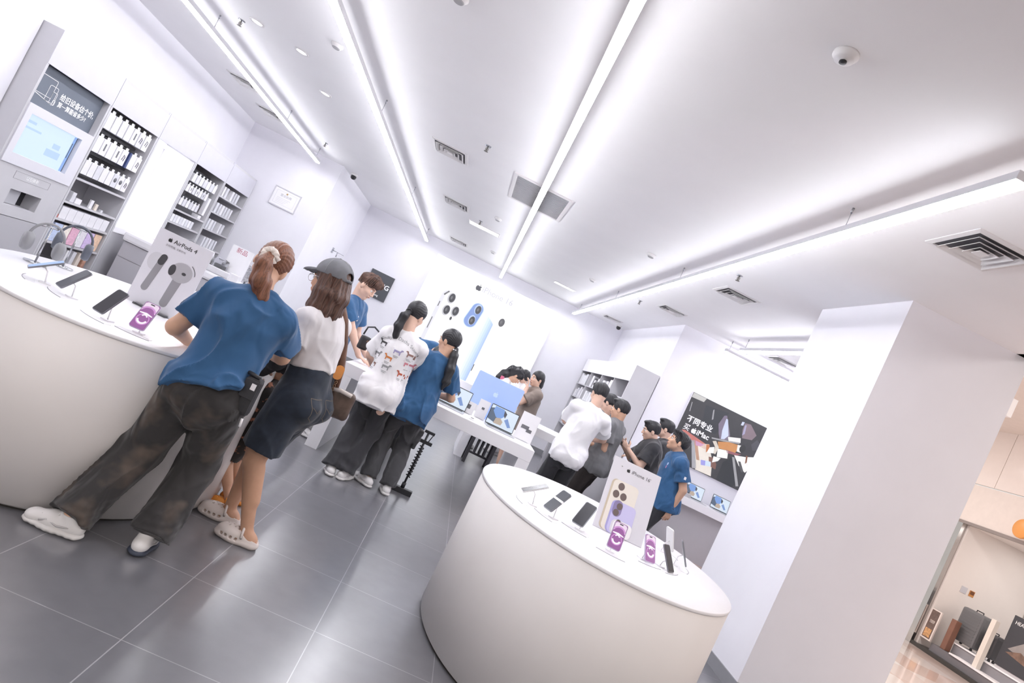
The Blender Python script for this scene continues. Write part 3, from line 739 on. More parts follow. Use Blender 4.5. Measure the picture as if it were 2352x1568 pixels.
ph(-.035, .165, .17, .4 - .08, .0004, P_[0], P_[1])
for a in ((-.065, .29), (-.085, .235), (-.035, .235)): blob(ell(.021, .024, 20, *a), .002, P_[2], 'printed_lens', t, Mc)
ph(-.005, .1, .15, .2 + .0, .0022, P_[3], P_[4])
blob(capsule(-.05, .135, -.05, .175, .03), .0038, P_[5], 'printed_lens_island', t, Mc)
for a in ((-.04, .17), (-.052, .128)): blob(ell(.019, .021, 20, *a), .0046, P_[2], 'printed_lens', t, Mc)
ph(.012, .045, .125, .09, .005, P_[6], mat('print_grey', 'dcdbe2'))
blob(ell(.017, .02, 20, -.02, .075), .0066, P_[2], 'printed_lens', t, Mc)
# white card seen edge-on behind the woman in blue
t = thing('blank_display_card', 'blank white rounded card standing on the left counter by a blue sleeve', 'sign', (-1.70, 4.25, CT), R(12))
MB().prism(rrect(.3, .17, .02, 5, 0, .087), -.012, 0, Matrix.Rotation(R(90), 4, 'X')).build('card', M_WHITE, t)
MB().box(-.1, .1, -.05, .05, 0, .006).build('foot', M_WHITE, t)
# two headphones on stands at the back of the left counter
def headphones(label, x, y, rz, m, s=1.0):
    st = thing('headphone_stand', 'slim stand holding the ' + label, 'stand', (x, y, CT), rz, 'headphone stands')
    MB().lathe([(.0005, 0), (.055, 0), (.055, .006), (.0005, .008)], 24).build('foot', M_METAL, st)
    MB().tube([(0, 0, .006), (0, 0, .205 * s)], .005, 8).tube([(-.03, 0, .207 * s), (.03, 0, .207 * s)], .006, 8).build('pole', M_METAL, st)
    h = thing('headphones', label, 'headphones', (x, y, CT + .2 * s), rz, 'over-ear headphones')
    band = [(.085 * math.cos(a), 0, -.075 + .1 * math.sin(a)) for a in [math.pi * k / 14 for k in range(15)]]
    MB().tube(band, .007, 8).build('headband', m, h)
    for sx in (-1, 1):
        Mc_ = Matrix.Translation((sx * .078, 0, -.105)) @ Matrix.Rotation(R(90) * sx, 4, 'Y')
        c_ = MB().lathe([(.0005, -.024), (.042, -.022), (.052, -.012), (.054, .006), (.046, .018), (.0005, .022)], 24, Mc_, 1.0, .85)
        e = c_.build('ear_cup', m, h)
        MB().tube([(sx * .085, 0, -.075), (sx * .079, 0, -.1)], .005, 6).build('yoke', M_METAL, h)
headphones('grey over-ear headphones nearest the photo edge on the left counter', -2.33, 3.60, R(50), mat('headphone_grey', '8b8c90', .4), 1.05)
headphones('dark slate headphones behind the grey pair', -2.36, 3.88, R(35), mat('headphone_slate', '565b66', .4), 1.2)
# ---------------------------------------------------------------- long white table in the middle
t = thing('long_display_table', 'long white slab-legged table carrying the blue desktop computer', 'table', (0, 0, 0))
X0, X1, Y0, Y1 = -.957, 1.032, 5.94, 7.125
MB().box(X0, X1, Y0, Y1, .742, .861, bev=.004).build('tabletop', M_WHITE, t)
MB().box(X0, X0 + .12, Y0, Y1, 0, .7415).build('slab_leg', M_WHITE, t)
MB().box(X1 - .12, X1, Y0, Y1, 0, .7415).build('slab_leg', M_WHITE, t)
TT = .861
def laptop(label, x, y, rz, z=TT, w=.304, d=.212, lean=R(14), wall='a'):
    t = thing('laptop', label, 'laptop', (x, y, z), rz, 'open laptops on display')
    al = mat('laptop_silver', 'cfd0d4', .3, .6)
    MB().prism(rrect(w, d, .012, 4, 0, -d / 2), .001, .011).build('base', al, t)
    MB().box(-w / 2 + .02, w / 2 - .02, -.115, -.018, .0112, .0122).build('keyboard', M_BLACK, t)
    MB().prism(rrect(.12, .07, .006, 3, 0, -.165), .0112, .0116).build('trackpad', mat('trackpad_grey', 'c3c4c8', .3), t)
    Ml = Matrix.Translation((0, .004, .011)) @ Matrix.Rotation(R(90) - lean, 4, 'X')
    l = MB().prism(rrect(w, d, .01, 4, 0, d / 2), -.006, 0, Ml).build('lid', mat('laptop_lid_dark', '2c2d31', .3), t)
    W_, H_ = w - .012, d - .016
    cx, cy = 0, d / 2
    s = MB().box(-W_ / 2, W_ / 2, cy - H_ / 2, cy + H_ / 2, .0002, .0008, Ml).build('screen', mat('screen_sky', 'dbe8f6', .4, emit=.85), t)
    def art(n_, pts, m_, k): MB().prism([(px * W_ / 2, cy + py * H_ / 2) for px, py in pts], .0008 + .0003 * k, .0011 + .0003 * k, Ml).build(n_, m_, l)
    art('screen_picture', [(-1, -.55), (-.4, -1 + .25), (-.3, .3), (-.75, .75), (-1, .6)], mat('screen_slate', '6c7f9a', .4, emit=.5), 0)
    art('screen_picture', [(-.75, .95), (-.1, .95), (.1, .3), (-.2, -.25), (-.5, -.1), (-.8, .4)], mat('screen_azure', '86aef0', .4, emit=.7), 1)
    art('screen_picture', [(-.05, .9), (.2, .6), (.15, .1), (0, .35)], mat('screen_charcoal', '4b4c52', .4, emit=.15), 2)
    art('screen_picture', [(-.45, -.2), (-.15, -.05), (.1, -.35), (.05, -.75), (-.5, -.8)], mat('screen_sand', 'd9c6b4', .4, emit=.6), 2)
    art('screen_picture', [(.15, -.1), (.55, -.7), (.75, -.55), (.35, .2)], mat('screen_deep', '8fb0ee', .4, emit=.6), 2)
    return t
laptop('open laptop left of the blue desktop computer, facing the camera', .125, 6.36, R(-4))
laptop('open laptop right of the blue desktop computer, near the table corner', .66, 6.36, R(4), w=.31)
# the big desktop computer seen from behind
t = thing('desktop_computer', 'blue all-in-one desktop computer turned with its back to the camera', 'computer', (.522, 6.82, TT))
MI = mat('pastel_blue_aluminium', 'b4cdfb', .4, var=.01)
Ms = Matrix.Translation((0, 0, .275)) @ Matrix.Rotation(R(93), 4, 'X')
MB().prism(rrect(.547, .36, .016, 5), -.0115, 0, Ms).build('display_body', MI, t)
MB().box(-.26, .26, -.12, .165, -.0125, -.0116, Ms).build('display_glass', M_BLACK, t)
apple_mark('fruit_mark', .062, mat('mark_pale_blue', 'd5e8fa', .35, emit=.15), t, Ms @ Matrix.Translation((0, .01, .0003)))
MB().box(-.065, .065, -.12, .003, .001, .006).build('stand_foot', MI, t)
MB().add([(-.065, -.006, .006), (.065, -.006, .006), (.065, -.045, .2), (-.065, -.045, .2), (-.065, .004, .006), (.065, .004, .006), (.065, -.035, .2), (-.065, -.035, .2)],
         [(0, 1, 2, 3), (7, 6, 5, 4), (0, 4, 5, 1), (1, 5, 6, 2), (2, 6, 7, 3), (3, 7, 4, 0)]).build('stand_neck', MI, t)
# cards and small boxes on that table
def small_card(label, x, y, z, w, h, rz, lean, picture, m=None):
    t = thing('info_card', label, 'sign', (x, y, z), rz, 'small info cards on the tables')
    Mc = Matrix.Rotation(R(90) - lean, 4, 'X')
    MB().box(-w / 2, w / 2, 0, h, -.004, 0, Mc).build('card', m or M_PAPER, t)
    MB().box(-w * .35, w * .35, .0, .06, 0, .004).build('foot', M_CLEAR, t)
    if picture:
        for (x0, x1, z0, z1) in picture: MB().box(x0 * w, x1 * w, z0 * h, z1 * h, .0004, .0012, Mc).build('printed_picture', M_PRINT, t)
    return t
small_card('white card with a grey picture at the right end of the long table', .925, 6.34, TT, .2, .29, R(6), .1, [(-.32, .1, .42, .55), (.0, .3, .34, .46)])
small_card('tall white card with a tiny dark picture in front of the blue computer', .44, 6.5, TT, .12, .2, R(8), .1, [(-.1, .16, .5, .62)])
small_card('little white card with a grey square left of the tall card', .3, 6.45, TT, .12, .13, R(-6), .15, [(-.18, .12, .4, .75)])
small_card('white price card on the table edge between the two laptops', .36, 6.08, TT, .08, .05, 0, .9, [(-.2, .2, .4, .6)])
small_card('tall white card left of the blue computer, behind the first laptop', .16, 6.9, TT, .3, .26, R(4), .1, None)
# ---- second table behind with the stool
t = thing('far_white_table', 'white slab-legged table behind the blue computer, with a black stool under it', 'table', (0, 0, 0))
MB().box(.507, 2.0, 9.0, 10.0, .742, .861, bev=.004).build('tabletop', M_WHITE, t)
MB().box(.507, .627, 9.0, 10.0, 0, .7415).build('slab_leg', M_WHITE, t)
MB().box(1.88, 2.0, 9.0, 10.0, 0, .7415).build('slab_leg', M_WHITE, t)
t = thing('black_stool', 'black wooden stool pushed under the far white table', 'stool', (.825, 8.93, 0))
MS = mat('black_stained_wood', '333237', .45, var=.1)
MB().box(-.19, .19, -.17, .17, .43, .46, bev=.006).build('seat', MS, t)
for sx in (-1, 1):
    for sy in (-1, 1):
        MB().box(sx * .165 - .022, sx * .165 + .022, sy * .145 - .022, sy * .145 + .022, 0, .4295).build('leg', MS, t)
for k in range(3): MB().box(-.08 + .07 * k, -.055 + .07 * k, -.1, .1, .16, .41).build('slat', MS, t)
MB().box(-.143, .143, -.012, .012, .13, .16).build('stretcher', MS, t)
# black coiled display stand below the table edge
t = thing('black_coil_stand', 'black floor stand with a coiled cable and two cross bars', 'stand', (.04, 5.83, 0))
MB().box(-.105, .105, -.03, .03, 0, .05, bev=.005).build('foot_bar', M_BLACK, t)
MB().tube([(0, 0, .05), (0, 0, .62)], .011, 10).tube([(0, 0, .05), (0, 0, .1)], .02, 10).build('pole', M_BLACK, t)
co = [(.021 * math.cos(k * .9), .021 * math.sin(k * .9), .16 + .0042 * k) for k in range(75)]
MB().tube(co, .006, 6).build('coiled_cable', M_BLACK, t)
MB().box(-.075, .075, -.014, .014, .5, .53).build('cross_bar', M_BLACK, t)
MB().box(-.04, .06, -.012, .012, .6, .625).tube([(.05, 0, .6), (.03, 0, .52)], .005, 6).build('top_handle', M_BLACK, t)
# ---------------------------------------------------------------- lit phone advert on the back wall
t = thing('lit_phone_advert', 'huge glowing white phone advert panel on the back wall', 'light box', (0, 13.795, 0))
Mb = face_cam(0, -.07, 0)
MB().box(-1.46, 1.515, -.0695, -.002, .72, 3.03).build('casing', M_ALU, t)
MB().box(-1.45, 1.505, .73, 3.02, 0, .0015, Mb).build('lit_face', mat('advert_white', (1, 1, 1), .5, emit=1.1), t)
E_ = lambda n, c, e=.9: mat('advert_' + n, c, .5, emit=e)
def ad(name, poly, m, k):
    poly = [(x, max(z, .735)) for x, z in poly]
    return MB().prism(poly, .0016 + .0008 * k, .0022 + .0008 * k, Mb).build(name, m, t)
def rot_poly(p, cx, cy, a): return [(cx + (x - cx) * math.cos(a) - (y - cy) * math.sin(a), cy + (x - cx) * math.sin(a) + (y - cy) * math.cos(a)) for x, y in p]
ad('printed_phone_edge', rrect(.78, 1.75, .16, 7, -.60, 1.53), E_('pale_edge', 'e9e8f1'), 0)
ad('printed_phone', rrect(.72, 1.74, .15, 7, -.55, 1.53), E_('near_white', 'f8f7fc', .93), 1)
ad('printed_phone_button', [(-.965, 1.98), (-.945, 1.98), (-.945, 2.1), (-.965, 2.1)], E_('button', '9a999f', .4), 1)
ad('printed_phone_button', [(-.965, 1.45), (-.945, 1.45), (-.945, 1.72), (-.965, 1.72)], E_('button', '9a999f', .4), 1)
ad('printed_corner_shade', capsule(-.93, 2.28, -.87, 2.37, .018), E_('button', '9a999f', .4), 1)
for x, z in ((-.745, 2.275), (-.74, 1.99), (-.55, 2.045)):
    ad('printed_lens_ring', ell(.085, .12, 28, x - .01, z - .01), E_('lens_ring', 'dcdbe3', .7), 2)
    ad('printed_lens', ell(.066, .1, 28, x, z), E_('lens_dark', '6b6c74', .3), 3)
    ad('printed_lens_glint', ell(.022, .04, 16, x - .012, z), E_('lens_glint', 'a5a4aa', .4), 4)
ad('printed_flash', ell(.024, .042, 16, -.58, 1.86), E_('lens_dark', '6b6c74', .3), 3)
# blue phone: flat colour bands from edge to middle
for k, (x0, x1, c) in enumerate(((-.36, -.31, 'd9ecfb'), (-.31, -.27, 'e9f4fd'))): ad('printed_blue_edge', rot_poly([(x0, .75), (x1, .75), (x1, 2.3), (x0, 2.36)], x0, 1.5, 0), E_('edge_%d' % k, c), 0)
ad('printed_blue_phone', rrect(.62, 1.62, .12, 6, .02, 1.56), E_('near_white', 'f8f7fc', .93), 1)
for k, (x0, x1, c) in enumerate(((.10, .15, 'f0f7fe'), (.15, .20, 'e2effd'), (.20, .245, 'd2e6fc'), (.245, .285, 'c3d9fb'), (.285, .315, 'b4ccf6'))): ad('printed_blue_band', [(x0, .76), (x1, .76), (x1, 2.26 - .03 * k), (x0, 2.29 - .03 * k)], E_('band_%d' % k, c), 2)
ad('printed_button', [(.318, 1.02), (.335, 1.02), (.335, 1.18), (.318, 1.18)], E_('lens_dark', '6b6c74', .3), 3)
isl = capsule(-.175, 2.0, -.135, 2.3, .135, .125, 14)
ad('printed_lens_island_rim', capsule(-.175, 2.0, -.135, 2.3, .15, .14, 14), E_('rim', 'cfe4fb'), 3)
ad('printed_lens_island', isl, E_('island', '95b0f0', .75), 4)
for x, z in ((-.115, 2.29), (-.14, 2.02)):
    ad('printed_lens_rim', ell(.078, .115, 28, x - .01, z + .01), E_('rim2', 'c5d9fb', .8), 5)
    ad('printed_lens', ell(.062, .095, 28, x, z), E_('lens_grey', '77767c', .3), 6)
    ad('printed_lens_glint', ell(.024, .038, 16, x - .01, z), E_('lens_glint', 'a5a4aa', .4), 7)
ad('printed_lens', ell(.066, .095, 28, .468, 2.266), E_('lens_grey2', '8d8b92', .35), 1)
ad('printed_lens_glint', ell(.024, .038, 16, .455, 2.27), E_('lens_glint', 'a5a4aa', .4), 2)
apple_mark('fruit_mark', .15, E_('ink', '54545a', .15), t, Mb @ Matrix.Translation((-.32, 2.745, .002)))
text_mesh('lettering', 'iPhone 16', .185, E_('pale_letter', 'd3d0e0', .85), t, Mb @ Matrix.Translation((-.235, 2.745, .003)))
# black sign left of it
t = thing('black_wall_sign', 'black square sign with white lettering behind the man with wavy hair', 'sign', (0, 13.795, 0))
MB().box(-2.58, -2.045, -.03, 0, 1.52, 2.1).build('board', mat('sign_charcoal', '4d4f54', .5), t)
text_mesh('lettering', 'SHANG', .15, M_WINK, t, face_cam(-2.065, -.0305, 1.83), 'RIGHT', .0006, .004)
text_mesh('lettering', 'shang', .06, M_WINK, t, face_cam(-2.22, -.0305, 1.6), 'RIGHT', .0006, .001)
# ---------------------------------------------------------------- bay on the right with the dark artwork
t = thing('lit_artwork_panel', 'large dark advert with two rows of white text and an orange reclining figure', 'light box', (0, 9.758, 0))
Mb = face_cam(0, -.03, 0)
MB().box(3.577, 5.17, -.0295, 0, 1.29, 2.41).build('casing', M_ALU, t)
A_ = lambda n, c, e=.75: mat('art_' + n, c, .5, emit=e, var=.05, scale=6)
MB().box(3.582, 5.165, 1.295, 2.405, 0, .0012, Mb).build('printed_face', A_('charcoal', '626268', .3), t)
def art(name, pts, m, k): return MB().prism(pts, .0014 + .0007 * k, .0019 + .0007 * k, Mb).build(name, m, t)
art('printed_corner', [(3.59, 2.4), (3.82, 2.4), (3.80, 2.33), (3.585, 2.32)], A_('pale', 'd9d7d5'), 0)
art('printed_dark_zone', [(3.85, 2.3), (4.25, 2.35), (4.2, 1.95), (3.95, 1.9)], A_('blue_charcoal', '555a64', .28), 0)
art('printed_streak', [(3.995, 2.28), (4.01, 2.3), (4.06, 2.15), (4.04, 2.13)], A_('streak', 'aeadb2'), 1)
art('printed_streak', [(3.62, 2.25), (3.635, 2.25), (3.66, 2.1), (3.645, 2.1)], A_('streak', 'aeadb2'), 1)
art('printed_beam', [(3.66, 1.78), (3.72, 1.80), (4.12, 1.74), (4.18, 1.66), (4.02, 1.66), (3.8, 1.72)], A_('coral', 'd8837c'), 1)
art('printed_panel', [(3.88, 1.70), (3.93, 1.72), (4.15, 1.32), (4.08, 1.3)], A_('frame_grey', 'b9b8c0'), 1)
art('printed_doorway', [(3.96, 1.68), (4.17, 1.76), (4.33, 1.55), (4.42, 1.31), (4.14, 1.30)], A_('warm_white', 'f0e7df', .85), 1)
art('printed_doorway_edge', [(3.94, 1.68), (3.99, 1.70), (4.14, 1.46), (4.09, 1.45)], A_('tan', 'cfa48d'), 2)
art('printed_pink_glow', [(3.94, 1.72), (4.1, 1.72), (4.06, 1.67), (3.98, 1.65)], A_('pink', 'dca6cc'), 3)
art('printed_screen', [(4.155, 1.48), (4.32, 1.52), (4.35, 1.45), (4.19, 1.405)], A_('violet_screen', 'a8a6ee', .8), 2)
art('printed_screen', [(4.23, 1.5), (4.32, 1.52), (4.35, 1.45), (4.26, 1.425)], A_('blue_screen', 'cfe0f8', .9), 3)
art('printed_light_cone', [(4.20, 2.28), (4.24, 2.3), (4.42, 2.04), (4.43, 1.96), (4.3, 1.9), (4.24, 1.98), (4.17, 2.12)], A_('mauve', '8b7f96'), 1)
art('printed_light_core', [(4.25, 2.25), (4.28, 2.25), (4.40, 2.02), (4.36, 1.94), (4.31, 1.92), (4.27, 2.05)], A_('pale_blue', 'd4dcf8', .85), 2)
art('printed_light_cone', [(4.56, 2.32), (4.66, 2.34), (4.82, 2.22), (4.78, 2.12), (4.62, 2.08), (4.57, 2.2)], A_('plum', '93808b'), 1)
art('printed_light_core', [(4.575, 2.29), (4.60, 2.30), (4.63, 2.16), (4.60, 2.12)], A_('lavender', 'b9b4d8'), 2)
art('printed_highlight', [(4.51, 2.32), (4.55, 2.33), (4.55, 2.27), (4.51, 2.26)], A_('pale_blue', 'd4dcf8', .85), 2)
art('printed_pillow', [(4.40, 2.0), (4.60, 2.07), (4.63, 2.0), (4.44, 1.94)], A_('white', 'f6f4f3', .9), 3)
art('printed_bed_edge', [(4.16, 1.88), (4.36, 1.93), (4.62, 2.0), (4.62, 1.975), (4.36, 1.9), (4.17, 1.86)], A_('streak', 'aeadb2'), 3)
art('printed_figure', [(4.28, 1.86), (4.45, 1.93), (4.60, 1.955), (4.63, 1.9), (4.62, 1.82), (4.5, 1.8), (4.34, 1.77)], A_('orange', 'dd9a60', .75), 4)
art('printed_figure_cuff', [(4.60, 1.955), (4.68, 1.97), (4.70, 1.86), (4.63, 1.85)], A_('white', 'f6f4f3', .9), 5)
art('printed_figure_head', ell(.05, .065, 18, 4.70, 1.93), A_('hair', '57585d', .25), 6)
art('printed_arm', [(4.2, 1.83), (4.25, 1.86), (4.34, 1.78), (4.33, 1.66), (4.29, 1.66), (4.28, 1.76)], A_('cream', 'e6dcd2', .8), 5)
art('printed_rug', [(4.46, 1.8), (4.62, 1.82), (4.72, 1.84), (4.66, 1.79), (4.5, 1.76)], A_('rose', 'c07a86', .5), 5)
art('printed_paper', [(4.33, 1.76), (4.50, 1.8), (4.54, 1.68), (4.37, 1.63)], A_('white', 'f6f4f3', .9), 5)
art('printed_paper', [(4.2, 1.72), (4.27, 1.76), (4.30, 1.66), (4.19, 1.62)], A_('white', 'f6f4f3', .9), 5)
art('printed_paper', [(4.32, 1.62), (4.44, 1.64), (4.42, 1.58), (4.34, 1.52)], A_('white', 'f6f4f3', .9), 4)
art('printed_flame', [(4.13, 1.74), (4.18, 1.76), (4.22, 1.68), (4.18, 1.62)], A_('orange_glow', 'dd8a58', .7), 4)
art('printed_floor_glow', [(4.25, 1.58), (4.34, 1.6), (4.42, 1.52), (4.44, 1.44), (4.32, 1.45)], A_('brick', 'a8796d', .45), 2)
art('printed_keyboard', [(4.72, 1.72), (4.76, 1.73), (4.88, 1.6), (4.84, 1.58)], A_('keys', '77777d', .4), 5)
art('printed_desk', [(4.62, 1.78), (4.80, 1.83), (4.96, 1.9), (4.97, 1.72), (4.90, 1.6), (4.76, 1.66)], A_('white', 'f6f4f3', .9), 4)
art('printed_chair_back', [(4.80, 2.05), (4.86, 2.16), (4.94, 2.12), (4.95, 2.02), (4.86, 1.97)], A_('slate', '6f6f7a', .4), 4)
art('printed_hand', [(4.80, 1.86), (4.83, 1.86), (4.86, 1.76), (4.84, 1.73)], A_('skin', 'a86f55', .5), 6)
art('printed_floor', [(4.50, 1.60), (4.62, 1.76), (4.84, 1.46), (4.82, 1.3), (4.52, 1.3)], A_('dark_slate', '4e535b', .25), 1)
art('printed_skirting', [(4.60, 1.74), (4.64, 1.75), (4.90, 1.36), (4.86, 1.34)], A_('streak', 'aeadb2'), 2)
text_mesh('lettering', '不同专业', .115, M_WINK, t, Mb @ Matrix.Translation((3.66, 1.985, .0075)), 'LEFT', .0006, .003)
text_mesh('lettering', '买', .115, M_WINK, t, Mb @ Matrix.Translation((3.66, 1.845, .0075)), 'LEFT', .0006, .0015)
text_mesh('lettering', 'iMac', .12, M_WINK, t, Mb @ Matrix.Translation((3.90, 1.845, .0075)), 'LEFT', .0006, .003)
apple_mark('fruit_mark', .1, M_WINK, t, Mb @ Matrix.Translation((3.85, 1.85, .0075)))
t = thing('wall_counter', 'white wall counter with a grey front panel under the dark artwork', 'counter', (0, 0, 0))
MB().box(3.02, 5.355, 9.27, 9.744, .755, .875, bev=.004).build('worktop', M_WHITE, t)
MB().box(3.02, 5.355, 9.4, 9.42, .0, .7545).build('front_panel', mat('grey_front', 'b5b3b7', .5, var=.01), t)
laptop('open laptop on the wall counter, nearest the man in blue', 4.2, 9.5, R(4), .8755, .315, .21, R(12))
laptop('open laptop in the middle of the wall counter under the artwork', 4.66, 9.5, R(4), .8755, .315, .21, R(12))
laptop('open laptop half hidden behind the pillar on the wall counter', 5.08, 9.46, R(-20), .8755, .315, .25, R(10))
t = thing('black_camera_cluster', 'jumble of black cables and a device beside the first wall laptop', 'device', (3.90, 9.46, .8752))
MB().box(-.07, .05, -.05, .06, 0, .08, bev=.01).build('body', M_BLACK, t)
MB().tube([(-.08 + .02 * k, -.08 + .05 * math.sin(k * 2.1), .02 + .05 * abs(math.sin(k * 1.3))) for k in range(14)], .008, 6).build('cable', M_BLACK, t)
t = thing('shelf_speaker_box', 'small white device with a slot on the counter beside the black jumble', 'device', (4.03, 9.33, .8752))
MB().box(-.05, .05, -.04, .04, 0, .06, bev=.008).build('body', mat('device_grey', 'b9b8bb', .5), t)
# ---------------------------------------------------------------- grey bookcase by the right wall
t = thing('tall_bookcase', 'tall grey bookcase with open shelves and a plain side panel, by the right wall', 'bookcase', (0, 0, 0))
bx0, bx1 = 2.557, 2.975; by = [9.722, 10.725, 11.73, 12.74, 13.75]
MB().box(bx0 + .005, bx1, by[0], by[0] + .03, 0, 2.39).build('side_panel', M_GREY, t)
for y in by[1:]: MB().box(bx0 + .005, bx1 - .02, y - .02, y + .01, 0, 2.38).build('divider', M_GREY, t)
MB().box(bx1 - .018, bx1, by[0] + .031, by[-1], 0, 2.38).build('back_panel', M_GREYD, t)
MB().box(bx0, bx0 + .02, by[0] + .001, by[-1] + .01, 2.11, 2.392).build('header_board', M_WALL, t)
MB().box(bx0 + .021, bx1 - .02, by[0] + .031, by[-1] - .02, 2.36, 2.39).build('top_board', M_GREY, t)
for i in range(4):
    for z in (1.82, 1.52, 1.2, .88, .5, .1):
        MB().box(bx0 + .012, bx1 - .02, by[i] + (.031 if i == 0 else .011), by[i + 1] - .021, z - .02, z).build('shelf', M_GREY, t)
def shelf_goods(label, name, cat, group, rows):
    first = None
    for (y, z, w, h, d, m) in rows:
        o = MB().box(0, d, -w / 2, w / 2, .0005, h, bev=.003).build(name, m); o.location = (bx0 + .03, y, z); tag(o, label, cat, group)
rnd = random.Random(11)
for i, nm_ in ((3, 'farthest'), (2, 'third'), (1, 'second')):
    for z, zn in ((1.82, 'top'), (1.52, 'upper'), (1.2, 'middle'), (.88, 'lower')):
        rows = []
        y = by[i] + .12
        while y < by[i + 1] - .2:
            wd = rnd.choice((.09, .12, .16)); rows.append((y + wd / 2, z, wd, rnd.choice((.16, .2, .24)), .12, rnd.choice((M_BOXW, M_BOXW, M_BOXG, mat('box_dark_grey', '77767b', .5))))); y += wd + rnd.choice((.02, .05, .1))
        shelf_goods('boxed product on the %s shelf of the %s bookcase bay from the front' % (zn, {'farthest': 'fourth'}.get(nm_, nm_)), 'boxed_product', 'box', 'boxes on the %s shelf of the %s bookcase bay' % (zn, nm_), rows)
# ---------------------------------------------------------------- pale counter in front of the cabinets, left
t = thing('cabinet_counter', 'long counter with white top and grey drawers before the wall cabinets', 'counter', (0, 0, 0))
MB().box(-4.32, -2.72, 7.86, 8.5, .815, .93, bev=.03).build('worktop', M_WHITE, t)
MB().box(-4.30, -2.78, 7.9, 8.46, .03, .814).build('carcass', mat('drawer_grey', 'bfbec4', .5), t)
for k in range(2):
    for z0, z1 in ((.62, .81), (.32, .614), (.04, .314)):
        MB().box(-4.295 + .76 * k, -3.545 + .76 * k, 7.885, 7.899, z0, z1).build('drawer_front', mat('drawer_grey', 'bfbec4'), t)
ZC = .931
t = thing('dark_bag_pile', 'crumpled dark grey fabric bag lying on the counter by the cabinets', 'bag', (-3.72, 8.1, ZC))
bm = bmesh.new(); bmesh.ops.create_icosphere(bm, subdivisions=4, radius=1)
for v in bm.verts:
    p = v.co; k = 1 + .12 * math.sin(7 * p.x + 3 * p.z) * math.cos(5 * p.y) + .06 * math.sin(13 * p.y + 9 * p.z)
    v.co = Vector((p.x * .12 * k, p.y * .1 * k, max(0, p.z * .11 * k + .1)))
me = bpy.data.meshes.new('bag_body'); bm.to_mesh(me); bm.free(); me.materials.append(mat('bag_grey', '818287', .7, .0, .25, 30)); me.shade_smooth()
o = bpy.data.objects.new('bag_body', me); COL.objects.link(o); o.parent = t
MB().tube([(-.05 + .2 * k / 10, -.02, .17 + .06 * math.sin(math.pi * k / 10)) for k in range(11)], .008, 6).build('strap', mat('strap_grey', '8f9095', .6), t)
def white_box(label, name, cat, x, y, w, d, h, m=None, rz=0, z=ZC, text=None):
    t = thing(name, label, cat, (x, y, z), rz)
    MB().box(-w / 2, w / 2, -d / 2, d / 2, 0, h, bev=.005).build('body', m or M_BOXW, t)
    return t
white_box('tall white display box left of the crumpled dark bag', 'display_box', 'box', -3.93, 8.15, .16, .14, .2)
t = white_box('white card box in front of the crumpled bag', 'display_box', 'box', -3.68, 7.94, .18, .08, .1)
t = thing('white_cone_speaker', 'white tapered device with slanted front beside the crumpled bag', 'speaker', (-3.42, 8.05, ZC))
MB().lathe([(.11, 0), (.115, .02), (.075, .21), (.07, .22), (.0005, .222)], 28).build('body', M_BOXW, t)
MB().box(-.03, .03, -.102, -.094, .08, .1).build('slot', M_PRINT, t)
t = thing('clear_display_dome', 'clear rounded acrylic cover with pale objects inside on the counter', 'display cover', (-3.22, 8.05, ZC))
MB().box(-.09, .09, -.07, .07, .0, .2, bev=.05).build('cover', M_CLEAR, t)
MB().box(-.05, .05, -.03, .03, .021, .12, bev=.01).build('inner_object', M_BOXG, t)
t = thing('red_text_sign', 'small white stand sign with red lettering on the counter by a woman in blue', 'sign', (-3.08, 8.15, ZC))
MB().box(-.14, .14, -.006, .006, .02, .42).build('board', M_PAPER, t)
MB().box(-.06, .06, -.04, .04, 0, .02).build('foot', M_PAPER, t)
text_mesh('lettering', '新品', .075, mat('sign_red', 'b2526a', .5), t, face_cam(0, -.0065, .37), 'CENTER')
t = thing('grey_price_strip', 'slim upright grey price strip right of the red-lettered sign', 'sign', (-2.83, 7.98, ZC))
MB().box(-.035, .035, -.008, .008, .06, .27).build('board', mat('strip_print', 'a7a6ab', .6, .0, .35, 60), t)
MB().tube([(0, 0, 0), (0, 0, .06)], .012, 8).build('post', M_DARK, t)
white_box('low white box with a beige lid print on the counter, right part', 'display_box', 'box', -3.15, 7.93, .3, .12, .07)
white_box('little white packet at the counter end, in front of the sign', 'display_box', 'box', -2.95, 7.94, .12, .08, .09)
# ---------------------------------------------------------------- shop window across the mall
def slab(z0, z1, m, name, t):
    pts = [(.05, 11.75), (.06, 11.2), (.03, 10.8), (-.02, 10.2), (-.1, 9.4), (-.1, 4.2), (.9, 4.2), (.9, 11.75)]
    return MB().prism([(XM + .1 + a, b) for a, b in pts], z0, z1).build(name, m, t)
t = thing('window_display_plinth', 'stepped grey display plinth with white edges in the window across the mall', 'plinth', (0, 0, 0))
slab(.07, .22, mat('plinth_grey', '77757a', .5), 'lower_step', t)
MB().prism([(XM + .085 + a, b) for a, b in [(.05, 11.3), (.03, 10.8), (-.02, 10.2), (-.1, 9.4), (-.1, 4.2), (.9, 4.2), (.9, 11.3)]], .2205, .25).build('white_edge', M_PAPER, t)
MB().box(XM + .35, XM + 1.1, 4.3, 11.5, .251, .42).build('upper_step', mat('plinth_grey_light', '8d8c91', .5), t)
MB().box(XM + .33, XM + 1.12, 4.28, 11.52, .4205, .445).build('white_edge', M_PAPER, t)
def at_mall(label, name, cat, x, y, z): return thing(name, label, cat, (x, y, z))
t = at_mall('narrow dark poster stand with an orange picture in the mall window', 'poster_stand', 'poster', 10.78, 11.86, .2205)
MB().box(0, .03, -.13, .13, 0, .62).build('board', mat('stand_white', 'e4dbd6', .5), t)
MB().box(-.004, -.0005, -.1, .1, .03, .6).build('printed_dark', mat('print_brown', '6b5a54', .5, .0, .2, 14), t)
